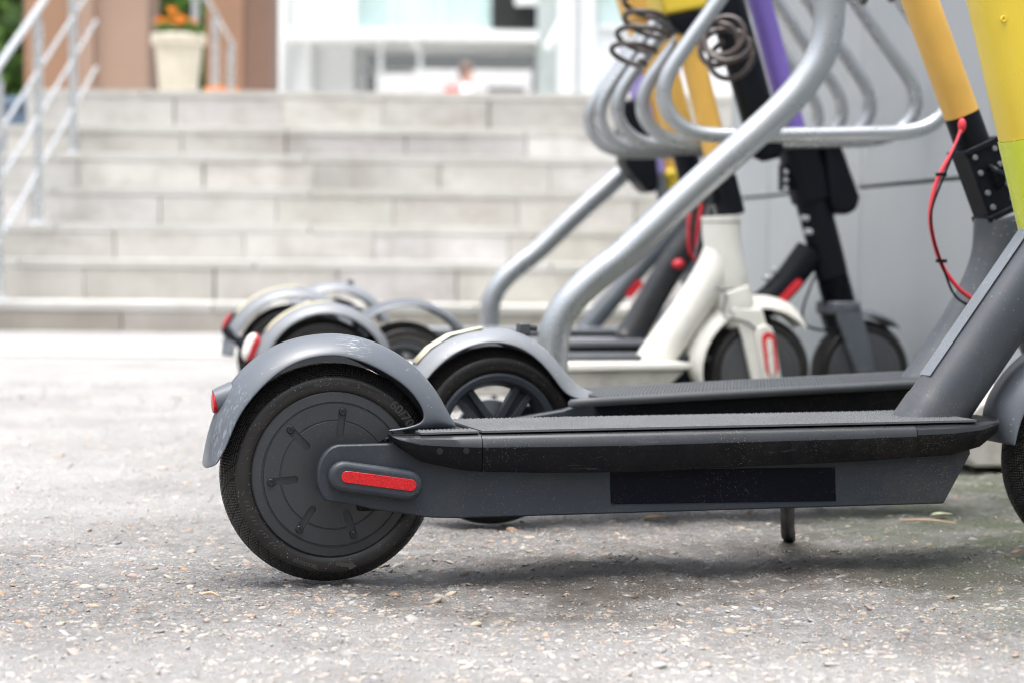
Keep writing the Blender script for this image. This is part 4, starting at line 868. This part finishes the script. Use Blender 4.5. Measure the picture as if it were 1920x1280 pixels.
def scooter_yellow():
    W = 1.11; e = empty('electric_scooter', (-.5271, 5.0584, 0), 14)
    tag(e, 'grey scooter with yellow striped rear fender, farthest left of the row', 'scooter', GRP)
    rear_part(e, .125, .16, (.168, .141), (5, 15), 'motor', red='strip'); deck_part(e, .16, .93, .168, .09, m_greyE, m_greyL, under=m_blk2); kick(e, .5)
    MB().tube([(-.155, -.02, .19), (-.10, -.05, .14)], .012, 10, 1).build('bracket', m_blk2, e)
    st = MB().tube([(.835, 0, .16), (.852, 0, .185), (.94, 0, .335), (1.005, 0, .42)], [.041, .036, .034, .034], 26, 3, sq=(1, 1, .8)).build('stem', m_charcoal, e, smooth=50)
    ax = lambda z: 1.030-.285*(z-.45)
    MB().tube([(ax(z), 0, z) for z in (.32, .40, .50, .56)], .037, 24, 2).build('head_tube', m_charcoal, e, smooth=50)
    fk = MB()
    for s in (-1, 1): fk.prism([(W-.02, .115), (W+.02, .115), (ax(.3)+.03, .30), (ax(.3)-.03, .30)], s*.038, s*.050)
    fk.box(ax(.31)-.035, ax(.31)+.035, -.05, .05, .296, .325); fk.build('fork', m_charcoal, e, smooth=30, bevel=.004)
    motor_wheel(e, W, .125, .125); arc_fender(e, W, .125, .165, .14, 175, 40, .042, m_greyE, 'front_fender', tip=1)
    pole(e, (ax(.56), .56), (ax(.64), .64), .0315, m_blk2, 'clamp')
    pole(e, (ax(.641), .641), (ax(1.12), 1.12), .037, m_yellow, sq=(1, .9, .8)); handlebar(e, ax(1.13), 1.13)
    MB().prism([(ax(.95)-.06, .945), (ax(.95)+.045, .955), (ax(1.08)+.045, 1.08), (ax(1.08)-.06, 1.07)], -.05, .05).build('control_box', m_yellow, e, bevel=.008)
    cb = MB().tube([(.985, -.045, .50), (.975, -.05, .45), (.978, -.05, .39), (.995, -.045, .36)], .0042, 10).tube([(1.01, -.045, .50), (1.0, -.05, .45), (.995, -.05, .40), (1.0, -.045, .37)], .0042, 10).ball((.952, -.045, .352), .016, (1, 1, .8)).build('cable', m_redcable, e, smooth=50)
    MB().tube([(1.03, -.05, .50), (1.01, -.055, .44), (.99, -.055, .37)], .0035, 8).build('brake_line', m_greyL, cb)
scooter_yellow()

def scooter_lilac():
    W = 1.08; e = empty('electric_scooter', (-.4892, 5.7925, 0), 14)
    tag(e, 'farthest grey scooter with lilac tube beside its yellow pole', 'scooter', GRP)
    fd = rear_part(e, .1245, .16, (.169, .143), None, 'motor', red='strip')
    MB().box(.042, .058, -.01, .01, .275, .298).build('latch', m_pad, fd, bevel=.003)
    deck_part(e, .16, .86, .17, .09, m_greyE, m_greyL, under=m_blk2); kick(e, .5)
    st = MB().tube([(.722, 0, .165), (.737, 0, .186), (.87, 0, .335), (.98, 0, .45)], [.033, .029, .027, .03], 22, 3).build('stem', m_greyE, e, smooth=50)
    MB().prism(pill((.835, .262), (.862, .292), .010), -.034, -.027).build('reflector', m_red, st, smooth=40)
    ax = lambda z: .975-.27*(z-.55)
    MB().tube([(ax(z), 0, z) for z in (.32, .42, .52)], .035, 22, 2).build('head_tube', m_greyE, e, smooth=50)
    fk = MB()
    for s in (-1, 1): fk.prism([(W-.02, .115), (W+.02, .115), (ax(.3)+.03, .30), (ax(.3)-.03, .30)], s*.038, s*.050)
    fk.box(ax(.31)-.035, ax(.31)+.035, -.05, .05, .296, .325); fk.build('fork', m_greyE, e, smooth=30, bevel=.004)
    motor_wheel(e, W, .1245, .1245); arc_fender(e, W, .1245, .165, .14, 175, 40, .042, m_greyE, 'front_fender', tip=1)
    cl = MB().tube([(ax(.53), 0, .53), (ax(.61), 0, .61)], .026, 18, 1).ball((ax(.6)-.01, -.02, .60), .022, (1, .8, .8)).ball((ax(.55), -.015, .555), .024, (1, .8, .8)).build('clamp', m_yshell, e, smooth=50)
    pole(e, (ax(.611), .611), (ax(1.12), 1.12), .023, m_yellow); handlebar(e, ax(1.13), 1.13)
    lx = lambda z: ax(z)-.044
    MB().tube([(lx(.60), -.02, .60), (lx(.61), -.02, .61), (lx(.95), -.02, .95)], [.018, .024, .024], 18, 1).build('battery_tube', m_lilac, e, smooth=50)
    MB().tube([(lx(.52), -.01, .52), (lx(.60), -.02, .60)], .017, 14, 1).build('bracket', m_greyL, e)
    MB().prism([(.80, .80), (.875, .81), (.905, .655), (.912, .565), (.90, .545), (.878, .547), (.815, .62)], -.05, .05).build('frame_bag', m_blk2, e, smooth=40, bevel=.015, seg=3)
scooter_lilac()

# ------------------------------------------------------------------ coiled lock cables hanging on the poles
def coil(label, ctr, axis, rad, turns, pitch, seed, wob=.3, r=.0062, tail=None):
    rr = random.Random(seed); a = Vector(axis).normalized(); u = a.cross(Vector((0, 0, 1)))
    if u.length < .1: u = Vector((1, 0, 0))
    u.normalize(); v = a.cross(u); P = []; ph = rr.random()*6
    n = int(turns*12)
    for k in range(n+1):
        t = k/12; w_ = wob*rad; q_ = rad*(1+.15*math.sin(t*2.1+ph))
        P.append(Vector(ctr)+a*(pitch*(t-turns/2))+u*(q_*math.cos(2*PI*t)+w_*math.sin(t*1.7+ph))+v*(q_*math.sin(2*PI*t)+w_*math.cos(t*1.3+ph)))
    if tail: P += [Vector(p) for p in tail]
    o = MB().tube(P, r, 9, 3).build('coiled_lock_cable', m_brownc, smooth=60)
    return tag(o, label, 'lock cable', 'coiled lock cables on the rack')
coil('brown coiled lock cable hanging between white scooter pole and purple pole', (.432, 4.40, .805), (.3, 1, -.35), .044, 3.7, .02, 3, .3)
coil('brown coiled lock cable strung down over the left rack loops', (.262, 4.55, .845), (.25, .2, 1), .046, 3.8, .036, 5, .2)
coil('brown coiled lock cable dangling at top right beside yellow pole', (.70, 4.1, .905), (1, .15, 0), .040, 3.0, .03, 8, .15)

# ------------------------------------------------------------------ litter on the paving
m_dry = M('dry_leaf', (.42, .3, .15), .6); m_pale = M('pale_leaf', (.5, .52, .36), .5); m_twig = M('twig_brown', (.4, .28, .18), .7)
def leaf(label, x, y, L_, ang, mat):
    V, F = [], []; n = 7
    for k in range(n):
        t = k/(n-1); h = L_*.26*math.sin(PI*t)**.8+.0004
        for s in (-1, 0, 1): V.append((L_*(t-.5), s*h, .001+.003*abs(s)+.0022*math.sin(PI*t)))
    F = [(i*3+j, i*3+j+1, (i+1)*3+j+1, (i+1)*3+j) for i in range(n-1) for j in range(2)]
    o = MB().add(V, F).build('fallen_leaf', mat, smooth=60, solid=.0006); o.location = (x, y, .002); o.rotation_euler.z = R(ang); tag(o, label, 'leaf')
leaf('pale fallen leaf on the mossy ground behind nearest scooter', .625, 3.08, .034, 10, m_pale)
leaf('curled brown leaf on ground below nearest deck', .205, 3.02, .034, 25, m_dry)
for lb, x0, y0, x1, y1 in (('thin tan twig lying on mossy ground behind nearest deck', .55, 3.0, .625, 2.98), ('thin dark twig at left of rear tyre', -.335, 2.30, -.315, 2.298)):
    tw = MB().tube([(x0, y0, .007), ((x0+x1)/2, (y0+y1)/2+.003, .009), (x1, y1, .006)], [.0014, .0017, .0011], 7, 3).build('twig', m_twig); tag(tw, lb, 'twig')
